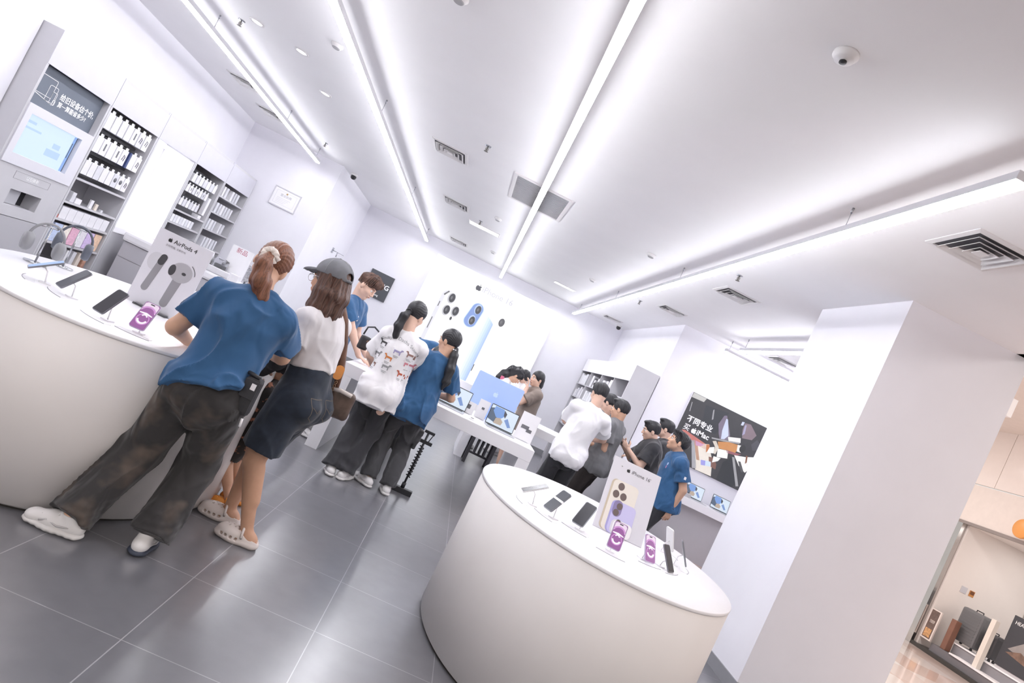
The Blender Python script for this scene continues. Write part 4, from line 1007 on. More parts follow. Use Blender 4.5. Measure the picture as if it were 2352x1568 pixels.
MB().box(-.008, -.0045, -.08, .08, .05, .22).build('printed_orange', mat('print_orange', 'c79a6c', .5, .0, .3, 25), t)
MB().box(-.008, -.0045, -.07, .05, .34, .4).build('printed_pale', mat('print_pale', 'a79c96', .5, .0, .3, 40), t)
t = at_mall('tall flat brown leather panel beside the dark suitcase', 'leather_panel', 'panel', 10.9, 11.545, .2205)
MB().box(0, .12, -.06, .06, 0, .62, bev=.01).build('body', mat('brown_leather', '845f50', .5, var=.05), t)
def suitcase(label, x, y, z, w, h, d, m):
    t = thing('suitcase', label, 'suitcase', (x, y, z), 0, 'suitcases in the mall window')
    b = MB().box(0, d, -w / 2, w / 2, .05, h, bev=min(.05, d * .3)); b.build('shell', m, t)
    r_ = MB()
    for k in range(9): r_.box(-.006, .01, -w / 2 + .05, w / 2 - .05, .12 + (h - .2) * k / 8.5, .12 + (h - .2) * k / 8.5 + .022)
    r_.build('ribs', m, t)
    for a in (-1, 1):
        for b_ in (.05, d - .05):
            MB().tube([(b_, a * (w / 2 - .05) - .012, .025), (b_, a * (w / 2 - .05) + .012, .025)], .025, 12).build('wheel', M_BLACK, t)
    MB().tube([(d / 2, -w * .15, h), (d / 2, -w * .15, h + .03), (d / 2, w * .15, h + .03), (d / 2, w * .15, h)], .01, 8).build('carry_handle', M_BLACK, t)
suitcase('large grey ribbed hard-shell suitcase in the mall window', 11.1, 11.45, .4455, .52, .72, .27, mat('suitcase_grey', '6b6c6f', .45))
suitcase('small black hard-shell suitcase in the mall window', 11.15, 10.98, .4455, .3, .5, .2, mat('suitcase_black', '3f3f43', .45))
t = at_mall('cream square post between the suitcases and the dark poster', 'window_post', 'post', 10.9, 10.8, .2505)
MB().box(0, .09, -.05, .05, 0, .95, bev=.004).build('shaft', mat('cream_post', 'e3ddd4', .5), t)
t = at_mall('big dark poster of a silver device with white title text, at the photo edge', 'dark_poster', 'poster', 11.0, 10.2, .4455)
MB().box(.05, .09, -.5, .42, .05, 1.0).build('board', mat('poster_black', '3f4046', .5), t)
Ml_ = face_left(.049, 0, 0)
MB().prism([(-.3, .4), (.1, .75), (.48, .6), (.48, .25), (.2, .33)], 0, .001, Ml_).build('printed_device', mat('print_silver', '9c9795', .5, .0, .1, 4), t)
MB().prism([(-.32, .33), (-.05, .44), (.48, .24), (.48, .17), (.1, .26)], .001, .002, Ml_).build('printed_brown_edge', mat('print_bronze', '7a6255', .5, .0, .25, 12), t)
text_mesh('lettering', 'HEAR NEW', .09, M_WINK, t, Ml_ @ Matrix.Translation((-.36, .88, .001)))
MB().box(.06, .3, -.45, .38, 0, .0495).build('foot', M_GREY, t)
t = at_mall('two-piece pale grey notice on the wall above the suitcases', 'wall_notice', 'notice', 11.25, 11.999, 1.37)
MB().box(-.08, .06, -.01, 0, 0, .13).build('sheet', mat('notice_grey', 'ccccd2', .5), t)
t = at_mall('small orange and brown square notice on the wall above the suitcases', 'wall_notice', 'notice', 11.43, 11.999, 1.37)
MB().box(-.055, .055, -.01, 0, 0, .12).build('sheet', mat('notice_orange', 'c98b4c', .5), t)
MB().box(-.045, .045, -.012, -.0105, .04, .11).build('printed_symbol', mat('notice_brown', '74492f', .5), t)
t = at_mall('round orange hanging sign cut by the right edge of the photo', 'round_sign', 'sign', 10.5, 10.62, 2.9)
MB().lathe([(.0005, -.03), (.17, -.03), (.18, -.02), (.18, .02), (.17, .03), (.0005, .03)], 32, Matrix.Rotation(R(90), 4, 'Y')).build('disc', mat('orange_sign', 'e39a50', .4, emit=.2), t)
MB().tube([(0, 0, .18), (0, 0, 1.8)], .008, 6).build('hanger', M_METAL, t)
# ---------------------------------------------------------------- smooth bodies: distance fields meshed with surface nets
f32 = np.float32
def V(*a): return np.array(a if len(a) > 1 else a[0], dtype=f32)
def unit(v): v = np.asarray(v, f32); return v / (np.linalg.norm(v) + 1e-9)
def smin(a, b, k):
    h = np.clip(.5 + .5 * (b - a) / k, 0, 1)
    return b + (a - b) * h - k * h * (1 - h)
def cone(p0, p1, r0, r1=None):
    """round cone"""
    p0, p1 = V(p0), V(p1); r1 = r0 if r1 is None else r1
    d = p1 - p0; L2 = float(d @ d) + 1e-9
    def f(P):
        t = np.clip(((P - p0) @ d) / L2, 0, 1)
        q = P - p0 - t[..., None] * d
        return np.sqrt((q * q).sum(-1)) - (r0 + (r1 - r0) * t)
    r = max(r0, r1)
    return f, np.minimum(p0, p1) - r, np.maximum(p0, p1) + r
def econe(p0, p1, r0, r1, front, ratio):
    """round cone flattened along `front` by ratio (<1)"""
    p0, p1 = V(p0), V(p1); d = p1 - p0; L2 = float(d @ d) + 1e-9; fr = V(front); fr = unit(fr - d * float(fr @ d) / L2); c = 1 / ratio - 1
    def f(P):
        t = np.clip(((P - p0) @ d) / L2, 0, 1)
        q = P - p0 - t[..., None] * d
        q = q + (q @ fr)[..., None] * fr * c
        return (np.sqrt((q * q).sum(-1)) - (r0 + (r1 - r0) * t)) * (ratio * .5 + .5)
    r = max(r0, r1)
    return f, np.minimum(p0, p1) - r, np.maximum(p0, p1) + r
def ellip(c, ax, r):
    """ellipsoid, ax = 3x3 rows of axes"""
    c = V(c); A = np.asarray(ax, f32); r = V(r)
    def f(P):
        q = (P - c) @ A.T
        k0 = np.sqrt(((q / r) ** 2).sum(-1)); k1 = np.sqrt(((q / r ** 2) ** 2).sum(-1)) + 1e-9
        return k0 * (k0 - 1) / k1
    R_ = float(max(r))
    return f, c - R_, c + R_
def rbox(c, ax, h, rd):
    c = V(c); A = np.asarray(ax, f32); h = V(h)
    def f(P):
        q = np.abs((P - c) @ A.T) - h + rd
        return np.sqrt((np.maximum(q, 0) ** 2).sum(-1)) + np.minimum(q.max(-1), 0) - rd
    R_ = float(np.linalg.norm(h))
    return f, c - R_, c + R_
def cut(prim, p, n):
    """keep the side of the plane that n points away from"""
    f0, lo, hi = prim; p = V(p); n = unit(n)
    return (lambda P: np.maximum(f0(P), (P - p) @ n)), lo, hi
def carve(prim, other):
    f0, lo, hi = prim; g = other[0]
    return (lambda P: np.maximum(f0(P), -g(P))), lo, hi
def grow(prim, a):
    f0, lo, hi = prim
    return (lambda P: f0(P) - a), lo - a, hi + a
def wavy(P, freq, seed, n=4):
    rs = np.random.RandomState(seed); s = 0
    for k in range(n):
        d = rs.normal(size=3).astype(f32); d = d / np.linalg.norm(d) * freq * (1 + .6 * k)
        s = s + np.sin(P @ d + rs.uniform(0, 6.28)) / (1 + .5 * k)
    return s / n
def ridge(P, freq, seed):
    """sharp crease lines between rounded folds, 0..1"""
    w = wavy(P + .02 * np.stack([wavy(P, 12, seed + 20, 2), wavy(P, 12, seed + 21, 2), wavy(P, 12, seed + 22, 2)], -1).astype(f32), freq, seed, 3)
    return np.exp(-(np.abs(w) / .13) ** 1.3)
def surface(items, step, post=None, pad=.03):
    """items = [(prim, blend)]; returns verts, quads of the smooth union"""
    lo = np.min([i[0][1] for i in items], 0) - pad; hi = np.max([i[0][2] for i in items], 0) + pad
    n = np.ceil((hi - lo) / step).astype(int) + 1
    F = np.full(n, .5, f32)
    ax = [lo[i] + step * np.arange(n[i], dtype=f32) for i in range(3)]
    for (f, a, b), k in items:
        m = k + 2.5 * step
        i0 = np.clip(np.floor((a - m - lo) / step).astype(int), 0, n - 1); i1 = np.clip(np.ceil((b + m - lo) / step).astype(int) + 1, 1, n)
        P = np.stack(np.meshgrid(*[ax[i][i0[i]:i1[i]] for i in range(3)], indexing='ij'), -1).astype(f32)
        sl = tuple(slice(i0[i], i1[i]) for i in range(3))
        d = f(P)
        F[sl] = smin(F[sl], d, k) if k > 0 else np.minimum(F[sl], d)
    if post is not None:
        near = np.abs(F) < .08
        idx = np.argwhere(near)
        P = (lo + idx * step).astype(f32)
        F[near] = post(P, F[near])
    return nets(F, lo, step)
def nets(F, lo, step):
    S = F < 0
    c = np.zeros(np.array(F.shape) - 1, np.uint8)
    for dx in (0, 1):
        for dy in (0, 1):
            for dz in (0, 1):
                c += S[dx:F.shape[0] - 1 + dx, dy:F.shape[1] - 1 + dy, dz:F.shape[2] - 1 + dz]
    act = (c > 0) & (c < 8)
    ids = np.full(act.shape, -1, np.int64); cells = np.argwhere(act); ids[act] = np.arange(len(cells))
    acc = np.zeros((len(cells), 3), np.float64); cnt = np.zeros(len(cells))
    corners = [(0, 0, 0), (1, 0, 0), (0, 1, 0), (1, 1, 0), (0, 0, 1), (1, 0, 1), (0, 1, 1), (1, 1, 1)]
    val = [F[cells[:, 0] + a, cells[:, 1] + b, cells[:, 2] + d] for a, b, d in corners]
    for i in range(8):
        for ax in range(3):
            j = i | (1 << ax)
            if i & (1 << ax): continue
            a, b = val[i], val[j]; m = (a < 0) != (b < 0)
            t = a[m] / (a[m] - b[m])
            p = np.tile(np.array(corners[i], float), (m.sum(), 1)); p[:, ax] += t
            acc[m] += p; cnt[m] += 1
    v = (cells + acc / cnt[:, None]) * step + lo
    quads = []
    for ax in range(3):
        a1, a2 = (ax + 1) % 3, (ax + 2) % 3
        sl0 = [slice(None)] * 3; sl1 = [slice(None)] * 3
        sl0[ax] = slice(0, F.shape[ax] - 1); sl1[ax] = slice(1, F.shape[ax])
        A, B = S[tuple(sl0)], S[tuple(sl1)]
        e = np.argwhere(A != B)
        e = e[(e[:, a1] > 0) & (e[:, a2] > 0) & (e[:, a1] < F.shape[a1] - 1) & (e[:, a2] < F.shape[a2] - 1)]
        if not len(e): continue
        fl = A[tuple(e.T)]
        q = []
        for o1, o2 in ((0, 0), (1, 0), (1, 1), (0, 1)):
            k = e.copy(); k[:, a1] -= 1 - o1; k[:, a2] -= 1 - o2
            q.append(ids[tuple(k.T)])
        q = np.stack(q, 1)
        q[~fl] = q[~fl][:, ::-1]
        quads.append(q)
    q = np.concatenate(quads); q = q[(q >= 0).all(1)]
    return v, q
def mesh_obj(name, parts, m, parent=None, origin=(0, 0, 0)):
    vs = []; qs = []; o = 0
    for v, q in parts:
        vs.append(v); qs.append(q + o); o += len(v)
    v = np.concatenate(vs) - np.array(origin); q = np.concatenate(qs)
    me = bpy.data.meshes.new(name)
    me.vertices.add(len(v)); me.vertices.foreach_set('co', v.astype(f32).ravel())
    me.loops.add(len(q) * 4); me.loops.foreach_set('vertex_index', q.astype(np.int32).ravel())
    me.polygons.add(len(q)); me.polygons.foreach_set('loop_start', np.arange(0, len(q) * 4, 4, dtype=np.int32))
    me.polygons.foreach_set('use_smooth', np.ones(len(q), bool))
    me.materials.append(m); me.update(); me.validate()
    ob = bpy.data.objects.new(name, me); COL.objects.link(ob)
    if parent: ob.parent = parent
    return ob
# ---------------------------------------------------------------- people
SKIN = mat('skin_warm', 'd3a98f', .55, var=.03, scale=20)
SKINP = mat('skin_pale', 'e2bda8', .55, var=.03, scale=20)
SKINT = mat('skin_tan', 'c79b80', .55, var=.03, scale=20)
LIP = mat('lip', 'a8685f', .5)
EYEW = mat('eye_white', 'e8e4e2', .3)
EYED = mat('eye_dark', '2b2422', .25)
H_BLACK = mat('hair_black', '242428', .42, .0, .3, 30, stretch=(6, 6, .5))
H_BROWN = mat('hair_brown', '563b30', .42, .0, .45, 22, stretch=(7, 7, .4))
H_AUBURN = mat('hair_auburn', '7d513c', .42, .0, .35, 26, stretch=(7, 7, .4))
C_BLUE = cloth('tee_blue', '305b86', wr=.8)
C_WHITE = cloth('tee_white', 'eeecee', .015, wr=.4)
C_BLACK = cloth('tee_black', '3b3b3f', wr=.4)
C_GREY = cloth('tee_grey', '77777a', wr=.4)
C_TROUS = cloth('trousers_black', '303034', wr=.5, scale=7)
C_CARGO = cloth('trousers_charcoal', '424245', .12, wr=.7)
C_JEANS = cloth('jeans_faded_black', '333132', wr=.9, col2='74655a', cscale=5, lo=.5, hi=.78)
C_DENIM = cloth('denim_dark_blue', '252d3a', .2, wr=.4, cscale=14)
C_SLEEVE = mat('sleeve_black', '222226', .8)
C_SHOE = mat('shoe_white', 'e6e4e4', .6, var=.03)
C_SOLE = mat('shoe_sole', 'd9d7d6', .6, var=.03)
C_SOLED = mat('shoe_sole_dark', '3b4150', .6)
def ik(S, T, la, lb, hint):
    S, T, hint = (np.array(x, float) for x in (S, T, hint))
    d = T - S; L = np.linalg.norm(d); m = (la + lb) * .995
    if L > m: T = S + d / L * m; d = T - S; L = m
    u = d / L; a = (la * la - lb * lb + L * L) / (2 * L); h = math.sqrt(max(la * la - a * a, 0))
    w = hint - S; w = w - u * (w @ u); w = w / (np.linalg.norm(w) + 1e-9)
    return S + u * a + w * h, T
def hand_items(W, d, n, H, side, curl=.35, spread=1.0):
    """palm, four fingers of different length and a thumb; n = palm normal, side = direction towards the thumb"""
    k = H / 1.7; W = np.array(W); d = unit(d); n = unit(np.array(n) - d * (np.array(n) @ d)); s = unit(np.array(side) - d * (np.array(side) @ d) - n * (np.array(side) @ n))
    it = [(econe(W - d * .02 * k, W + d * .01 * k, .021 * k, .023 * k, n, .75), .01), (econe(W + d * .02 * k, W + d * .075 * k, .028 * k, .037 * k, n, .38), .012 * k)]
    for i, (off, ln) in enumerate(((.027, .068), (.009, .077), (-.009, .071), (-.027, .056))):
        b = W + d * (.083 - .006 * abs(i - 1)) * k + s * off * k; dd = d + s * off * 3.0 * spread; dd = unit(dd)
        for j, (f_, r0, r1) in enumerate(((.45, .0088, .0082), (.32, .0082, .0075), (.23, .0075, .0065))):
            a = curl * (.7 + j * .35); a_ = curl * .5 + a * j
            v = dd * math.cos(a_) + n * math.sin(a_); e = b + v * ln * f_ * k
            it.append((cone(b, e, r0 * k, r1 * k), .004)); b = e
    b = W + d * .028 * k + s * .026 * k
    for ln, r0, r1, fw in ((.042, .013, .0105, .8), (.03, .0105, .009, 1.4)):
        v = unit(s * .75 / fw + d * .8 * fw + n * .45); e = b + v * ln * k
        it.append((cone(b, e, r0 * k, r1 * k), .008)); b = e
    return it
def head_axes(yaw, pitch, roll=0.0):
    F = np.array([math.sin(yaw) * math.cos(pitch), math.cos(yaw) * math.cos(pitch), -math.sin(pitch)])
    r = np.array([math.cos(yaw), -math.sin(yaw), 0]); u = np.cross(r, F)
    r2 = r * math.cos(roll) + u * math.sin(roll); u2 = u * math.cos(roll) - r * math.sin(roll)
    return np.array([r2, F, u2], f32)
class Person:
    def __init__(s, label, H, pv, nk, hd, fy, sy=None, hy=None, hp=0.1, hr=0.0, aL=None, aR=None, fL=None, fR=None, kL=None, kR=None, wL=None, wR=None, eL=None, eR=None,
                 skin=SKIN, fem=False, step=.009, group=None, shroll=0.0, build=1.0, headscale=1.0, palmL=None, palmR=None, curl=.35, dirL=None, dirR=None, hands='LR', kid=False, shod=True):
        s.shod = shod
        s.H = H; s.k = H / 1.7; s.step = step; s.skin = skin; s.fem = fem; s.bw = build
        s.pv, s.nk, s.hd = (np.array(x, float) for x in (pv, nk, hd))
        sy = fy if sy is None else sy; hy = sy if hy is None else hy
        s.F = np.array([math.sin(fy), math.cos(fy), 0]); s.Rt = np.array([math.cos(fy), -math.sin(fy), 0])
        s.up = unit(s.nk - s.pv).astype(float)
        rs = np.array([math.cos(sy), -math.sin(sy), 0]); rs = rs - s.up * (rs @ s.up); rs /= np.linalg.norm(rs); s.rs = rs
        s.fs = np.cross(s.up, rs)
        b = .103 if not fem else .092
        s.bw = build * (.94 if fem else .97)
        sd_ = .03 * H
        s.S = {'L': s.nk - rs * b * H - s.up * sd_ - np.array([0, 0, shroll]), 'R': s.nk + rs * b * H - s.up * sd_ + np.array([0, 0, shroll])}
        s.hip = {'L': s.pv - s.Rt * .052 * H - np.array([0, 0, .02 * H]), 'R': s.pv + s.Rt * .052 * H - np.array([0, 0, .02 * H])}
        s.W, s.E, s.K, s.A, s.foot = {}, {}, {}, {}, {}
        for q, w, e in (('L', wL, eL), ('R', wR, eR)):
            if w is None: w = s.S[q] + np.array([0, 0, -.31 * H]) + s.F * .05 * H
            if e is None: e = s.S[q] - s.F * .2 + np.array([0, 0, -.2]) + s.Rt * (.1 if q == 'R' else -.1)
            s.E[q], s.W[q] = ik(s.S[q], w, .172 * H, .148 * H, e)
        for q, a, kn, ft in (('L', aL, kL, fL), ('R', aR, kR, fR)):
            if a is None: a = s.hip[q] * np.array([1, 1, 0]) + np.array([0, 0, .045 * H])
            a = np.array([a[0], a[1], a[2] if len(a) > 2 else .045 * H])
            if kn is None: kn = (s.hip[q] + a) / 2 + s.F * .3
            s.K[q], s.A[q] = ik(s.hip[q], a, .247 * H, .238 * H, kn)
            if ft is None: ft = fy
            s.foot[q] = np.array([math.sin(ft), math.cos(ft), 0])
        s.ax = head_axes(hy, hp, hr); s.hs = (H * .132 / .222 if not kid else H * .185 / .222) * headscale
        s.root = thing('person', label, 'person', (s.pv[0], s.pv[1], 0), 0, group)
        s.o = (s.pv[0], s.pv[1], 0)
        s.palm = {'L': palmL, 'R': palmR}; s.hdir = {'L': dirL, 'R': dirR}; s.curl = curl; s.handset = hands
        s.body()
    def hl(s, x, y, z): return s.hd + (s.ax.T @ np.array([x, y, z])) * s.hs
    def torso(s, a=0.0, ratio=.66, wide=1.0, seat=0.0):
        H, u, f, b = s.H, s.up, s.fs, s.bw * wide
        lo = s.pv - u * .02 * H; wa = s.pv + u * .10 * H; ch = s.pv + (s.nk - s.pv) * .70; tp = s.nk - u * .035 * H
        rw = (.074 if s.fem else .082) * H * b
        it = [(econe(lo, wa, .098 * H * b + a, rw + a, f, ratio + .06), .03), (econe(wa, ch, rw + a, .09 * H * b + a, f, ratio), .03), (econe(ch, tp, .092 * H * b + a, .062 * H + a, f, ratio), .03)]
        for q in 'LR': it.append((cone(s.nk - u * .03 * H, s.S[q] - u * .008 * H, .040 * H + a * .8, .037 * H + a * .8), .04))
        for sg in (-1, 1):
            it.append((cone(s.pv - s.F * .035 * H - u * .03 * H + s.Rt * sg * .045 * H, s.pv - s.F * .03 * H + s.Rt * sg * .05 * H, (.05 + seat) * H * b + a, (.044 + seat) * H * b + a), .04))
            if s.fem: it.append((ellip(ch + f * .05 * H + s.rs * sg * .045 * H - u * .01 * H, np.array([s.rs, f, u]), (.042 * H + a, .038 * H + a, .045 * H + a)), .03))
        return it
    def body(s):
        H, st = s.H, s.step
        it = s.torso(-.018)
        it.append((cone(s.nk - s.up * .03 * H, s.hl(0, -.03, -.05), .036 * H, .033 * H), .03))
        for q in 'LR':
            it += [(cone(s.S[q], s.E[q], .031 * H, .025 * H), .03), (cone(s.E[q], s.W[q], .0255 * H, .0155 * H), .015),
                   (cone(s.hip[q], s.K[q], .056 * H, .034 * H), .04), (cone(s.K[q], s.A[q], .033 * H, .02 * H), .02)]
            d = unit(s.A[q] - s.K[q]); kf = np.cross(np.cross(d, s.foot[q]), d); kf = unit(kf) if np.linalg.norm(kf) > .1 else s.foot[q]
            cf = s.K[q] + (s.A[q] - s.K[q]) * .3 - kf * .012 * H
            it.append((cone(cf - d * .04 * H, cf + d * .06 * H, .026 * H, .02 * H), .03))
            fz = s.A[q] * np.array([1, 1, 0]); ft = s.foot[q]
            fs_ = .7 if s.shod else 1.0
            it += [(cone(s.A[q], fz - ft * .028 * H + np.array([0, 0, .024 * H]), .02 * H * fs_, .019 * H * fs_), .012), (cone(fz - ft * .02 * H + np.array([0, 0, .026 * H]), fz + ft * .08 * H + np.array([0, 0, .018 * H]), .021 * H * fs_, .015 * H * fs_), .015 * fs_)]
        parts = [surface(it, st)]
        # head, finer
        hs, ax = s.hs, s.ax
        P = lambda *a: s.hl(*a)
        e = lambda c, r: ellip(P(*c), ax, np.array(r) * hs)
        c = lambda p, q, r0, r1: cone(P(*p), P(*q), r0 * hs, r1 * hs)
        face = e((0, .026, -.035), (.06, .066, .078))
        for sx in (-1, 1): face = carve(face, e((sx * .031, .098, .002), (.017, .016, .011)))
        h = [(e((0, -.012, .028), (.076, .095, .088)), 0), (face, .02 * hs), (c((0, .055, -.092), (0, .062, -.098), .02, .018), .025 * hs)]
        for sx in (-1, 1):
            h += [(c((0, .06, -.095), (sx * .048, -.002, -.055), .014, .018), .02 * hs), (e((sx * .035, .062, -.025), (.022, .022, .02)), .02 * hs),
                  (c((sx * .012, .092, .02), (sx * .042, .08, .018), .006, .006), .01 * hs), (e((sx * .076, -.008, -.012), (.011, .02, .032)), .006 * hs)]
        h += [(c((0, .09, .012), (0, .108, -.032), .0075, .011), .01 * hs), (c((-.009, .096, -.037), (.009, .096, -.037), .009, .009), .006 * hs),
              (c((-.016, .089, -.06), (.016, .089, -.06), .0075, .0075), .006 * hs), (c((-.013, .086, -.071), (.013, .086, -.071), .008, .008), .006 * hs),
              (cone(P(0, -.03, -.05), s.nk - s.up * .005 * H, .0335 * H, .0355 * H), .03 * hs)]
        parts.append(surface(h, max(.0045, st * .55)))
        for q in s.handset:
            d = s.hdir[q] if s.hdir[q] is not None else s.W[q] - s.E[q]
            n = s.palm[q] if s.palm[q] is not None else np.array([0, 0, -1.])
            sd = np.cross(unit(d), unit(n)) * (1 if q == 'R' else -1)
            it = hand_items(s.W[q], d, n, H, sd, s.curl)
            it.append((cone(s.W[q] + unit(s.E[q] - s.W[q]) * .04, s.W[q], .0175 * H, .0155 * H), .01))
            parts.append(surface(it, max(.003, st * .42), pad=.015))
        s.bodyob = mesh_obj('body', parts, s.skin, s.root, s.o)
    def add(s, name, items, m, step=None, post=None):
        return mesh_obj(name, [surface(items, step or s.step * .8, post)], m, s.root, s.o)
    def small(s, name, mb, m, M=None, parent=None):
        off = Matrix.Translation((-s.o[0], -s.o[1], 0))
        o = mb.build(name, m, parent or s.root); o.data.transform(off if M is None else off @ M); return o
    def headM(s):
        a = s.ax
        return Matrix(((a[0][0], a[1][0], a[2][0], s.hd[0]), (a[0][1], a[1][1], a[2][1], s.hd[1]), (a[0][2], a[1][2], a[2][2], s.hd[2]), (0, 0, 0, 1))) @ Matrix.Scale(s.hs, 4)
    def eyes(s, brow=True, hair=H_BLACK, lips=True):
        M = s.headM()
        for sx in (-1, 1):
            T = M @ Matrix.Translation((sx * .031, .0815, .001))
            e = s.small('eye', MB().lathe([(.0005, -.0115), (.008, -.0085), (.0115, 0), (.008, .0085), (.0005, .0115)], 14, None), EYEW, T)
            s.small('iris', MB().lathe([(.0005, -.002), (.0055, 0), (.0005, .003)], 12, Matrix.Translation((0, .0105, 0)) @ Matrix.Rotation(R(-90), 4, 'X')), EYED, T, e)
            if brow: s.small('eyebrow', MB().tube([(sx * .014, .096, .022), (sx * .03, .094, .027), (sx * .047, .08, .022)], [.0025, .0032, .0018], 6), hair, M)
        if lips: s.small('lips', MB().tube([(-.019, .0905, -.0655), (-.008, .0975, -.0645), (.008, .0975, -.0645), (.019, .0905, -.0655)], [.0028, .0045, .0045, .0028], 8), LIP, M)
    # -- clothing
    def tee(s, m, drop=.06, sleeve=.55, slack=.018, hemr=None, fold=.006, seed=1, name='t_shirt', ratio=.74, flare=.012, sr=.05, collar=True, hem_n=None):
        H, u = s.H, s.up
        hem = s.pv - u * drop * H; n = -u if hem_n is None else hem_n
        it = [(cut(p, hem, n), k) for p, k in s.torso(slack, ratio, 1.0, .016)]
        rw = hemr or (.098 * H * s.bw + slack + flare)
        it.append((cut(econe(s.pv + (s.nk - s.pv) * .62, hem, .088 * H * s.bw + slack, rw, s.fs, ratio), hem, n), .03))
        for q in 'LR':
            d = s.E[q] - s.S[q]; end = s.S[q] + d * sleeve
            it.append((cut(cone(s.S[q] - u * .008, s.S[q] + d * (sleeve + .15), .036 * H + slack * .5, sr * H), end, d), .024))
        sd = seed
        def post(P, F):
            q = (P - s.pv.astype(f32)); hgt = np.clip((q @ u.astype(f32)) / (.3 * H), 0, 1)
            a = fold * (1.25 - .5 * hgt)
            w = wavy(q * V(1, 1, .45), 20, sd) * .6 + (.45 - ridge(q * V(1, 1, .6), 17, sd + 7)) * 1.5 * (.45 + .55 * np.clip(wavy(q, 9, sd + 2, 2) + .6, 0, 1)) + wavy(q, 60, sd + 5, 3) * .15
            return F + a * w
        ob = s.add(name, it, m, None, post)
        if collar:
            base = s.nk - u * .002 * H + s.fs * .012 * H; c_ = [tuple(base + s.rs * .044 * H * math.cos(a) + s.fs * .046 * H * math.sin(a) - u * (.012 * H * (1 + math.sin(a)))) for a in [2 * math.pi * k / 20 for k in range(21)]]
            s.small('collar', MB().tube(c_, .0075 * s.k, 8), m)
        return ob
    def sleeve_long(s, q, m, t0=.2, r=.034, name='sleeve'):
        H = s.H
        p0 = s.S[q] + (s.E[q] - s.S[q]) * t0
        return s.add(name, [(cut(cone(p0, s.E[q], r * H, .030 * H), p0, s.S[q] - s.E[q]), 0), (cone(s.E[q], s.W[q], .030 * H, .021 * H), .02)], m, None, lambda P, F: F + .002 * wavy(P, 60, 3))
    def trousers(s, m, wide=(.064, .05, .047), waist=.085, cut_at=1.0, name='trousers', fold=.006, seed=5, knee_cut=None, extra=None, seat=1.0):
        """wide = radii / H at hip, knee, hem; knee_cut shortens to shorts (fraction along the thigh)"""
        H, u = s.H, s.up
        top = s.pv + u * waist * H
        it = [(cut(econe(s.pv - u * .03 * H, top, .106 * H * s.bw, .095 * H * s.bw, s.F, .78), top, u), .03)]
        for sg in (-1, 1):
            it.append((cone(s.pv - s.F * .036 * H * seat - u * .03 * H + s.Rt * sg * .045 * H, s.pv - s.F * .03 * H * seat + s.Rt * sg * .048 * H, .06 * H * s.bw, .05 * H * s.bw), .03))
        for q in 'LR':
            h_ = s.hip[q] + s.F * .004
            if knee_cut:
                d = s.K[q] - s.hip[q]; e = s.hip[q] + d * knee_cut
                it.append((cut(cone(h_, s.hip[q] + d * (knee_cut + .12), wide[0] * H, wide[1] * H), e, d), .035))
            else:
                d = s.A[q] - s.K[q]; e = s.K[q] + d * cut_at
                it += [(cone(h_, s.K[q], wide[0] * H, wide[1] * H), .018), (cut(cone(s.K[q], s.K[q] + d * (cut_at + .1), wide[1] * H, wide[2] * H), e, d), .03)]
        if extra: it += extra
        def post(P, F):
            q = P - s.pv.astype(f32); z = np.clip(-q[:, 2] / (.5 * H), 0, 1)
            bunch = np.exp(-((P[:, 2] - .12 * s.k) / (.09 * s.k)) ** 2)
            w = wavy(q * V(1, 1, .5), 20, seed) * .6 + (.45 - ridge(q * V(1, 1, .55), 17, seed + 3)) * 1.4
            w2 = wavy(q * V(.35, .35, 2.0), 40, seed + 9, 3)
            return F + fold * (w + (1.1 * bunch * w2 if not knee_cut else 0))
        return s.add(name, it, m, None, post)
    def shoe(s, q, m=None, sole=None, kind='sneaker'):
        H = s.H; k = s.k; m = m or C_SHOE; sole = sole or C_SOLE
        d = s.foot[q]; r_ = np.array([d[1], -d[0], 0]); A = s.A[q] * np.array([1, 1, 0]); Z = lambda a, z, b=0: A + d * a * k + r_ * b * k + np.array([0, 0, z * k])
        top = []; zc = np.array([0, 0, 1.])
        it = [(cone(Z(-.05, .045), Z(.06, .045), .036 * k, .042 * k), .02), (cone(Z(.06, .04), Z(.125, .036), .043 * k, .034 * k), .02), (cut(cone(Z(-.03, .05), s.A[q] + np.array([0, 0, .02 * k]), .037 * k, .036 * k), s.A[q] + np.array([0, 0, .016 * k]), zc), .015),
              (ellip(Z(.145, .034), np.array([r_, d, zc]), (.038 * k, .034 * k, .027 * k)), .02)]
        it = [(cut(p, Z(0, .022), -zc), b) for p, b in it]
        st = max(.0045, s.step * .55)
        up = s.add('shoe', it, m, st)
        so = [(cut(cut(econe(Z(-.045, .016), Z(.06, .016), .046 * k, .046 * k, zc, .42), Z(0, 0), -zc), Z(0, .03), zc), .01), (cut(cut(econe(Z(.05, .016), Z(.14, .016), .049 * k, .043 * k, zc, .42), Z(0, 0), -zc), Z(0, .03), zc), .02)]
        if kind == 'sneaker' and s.step < .0088:
            for j in range(4):
                a = .035 + .022 * j
                s.small('lace', MB().tube([tuple(Z(a, .083 - .55 * (a - .03) * .5, -.026)), tuple(Z(a + .006, .091 - .55 * (a - .03) * .5, 0)), tuple(Z(a, .083 - .55 * (a - .03) * .5, .026))], .004 * k, 6), C_SOLE, None, up)
            for sg in (-1, 1): s.small('side_panel', MB().tube([tuple(Z(-.03, .05, sg * .037)), tuple(Z(.02, .042, sg * .042)), tuple(Z(.07, .055, sg * .041)), tuple(Z(.1, .04, sg * .041))], .005 * k, 6), mat('shoe_grey_trim', 'c3c1c2', .6), None, up)
        v = mesh_obj('sole', [surface(so, st, lambda P, F: F + .0025 * k * np.sin(P @ d.astype(f32) * 210) * .5 * (P[:, 2] < .012 * k))], sole, up)
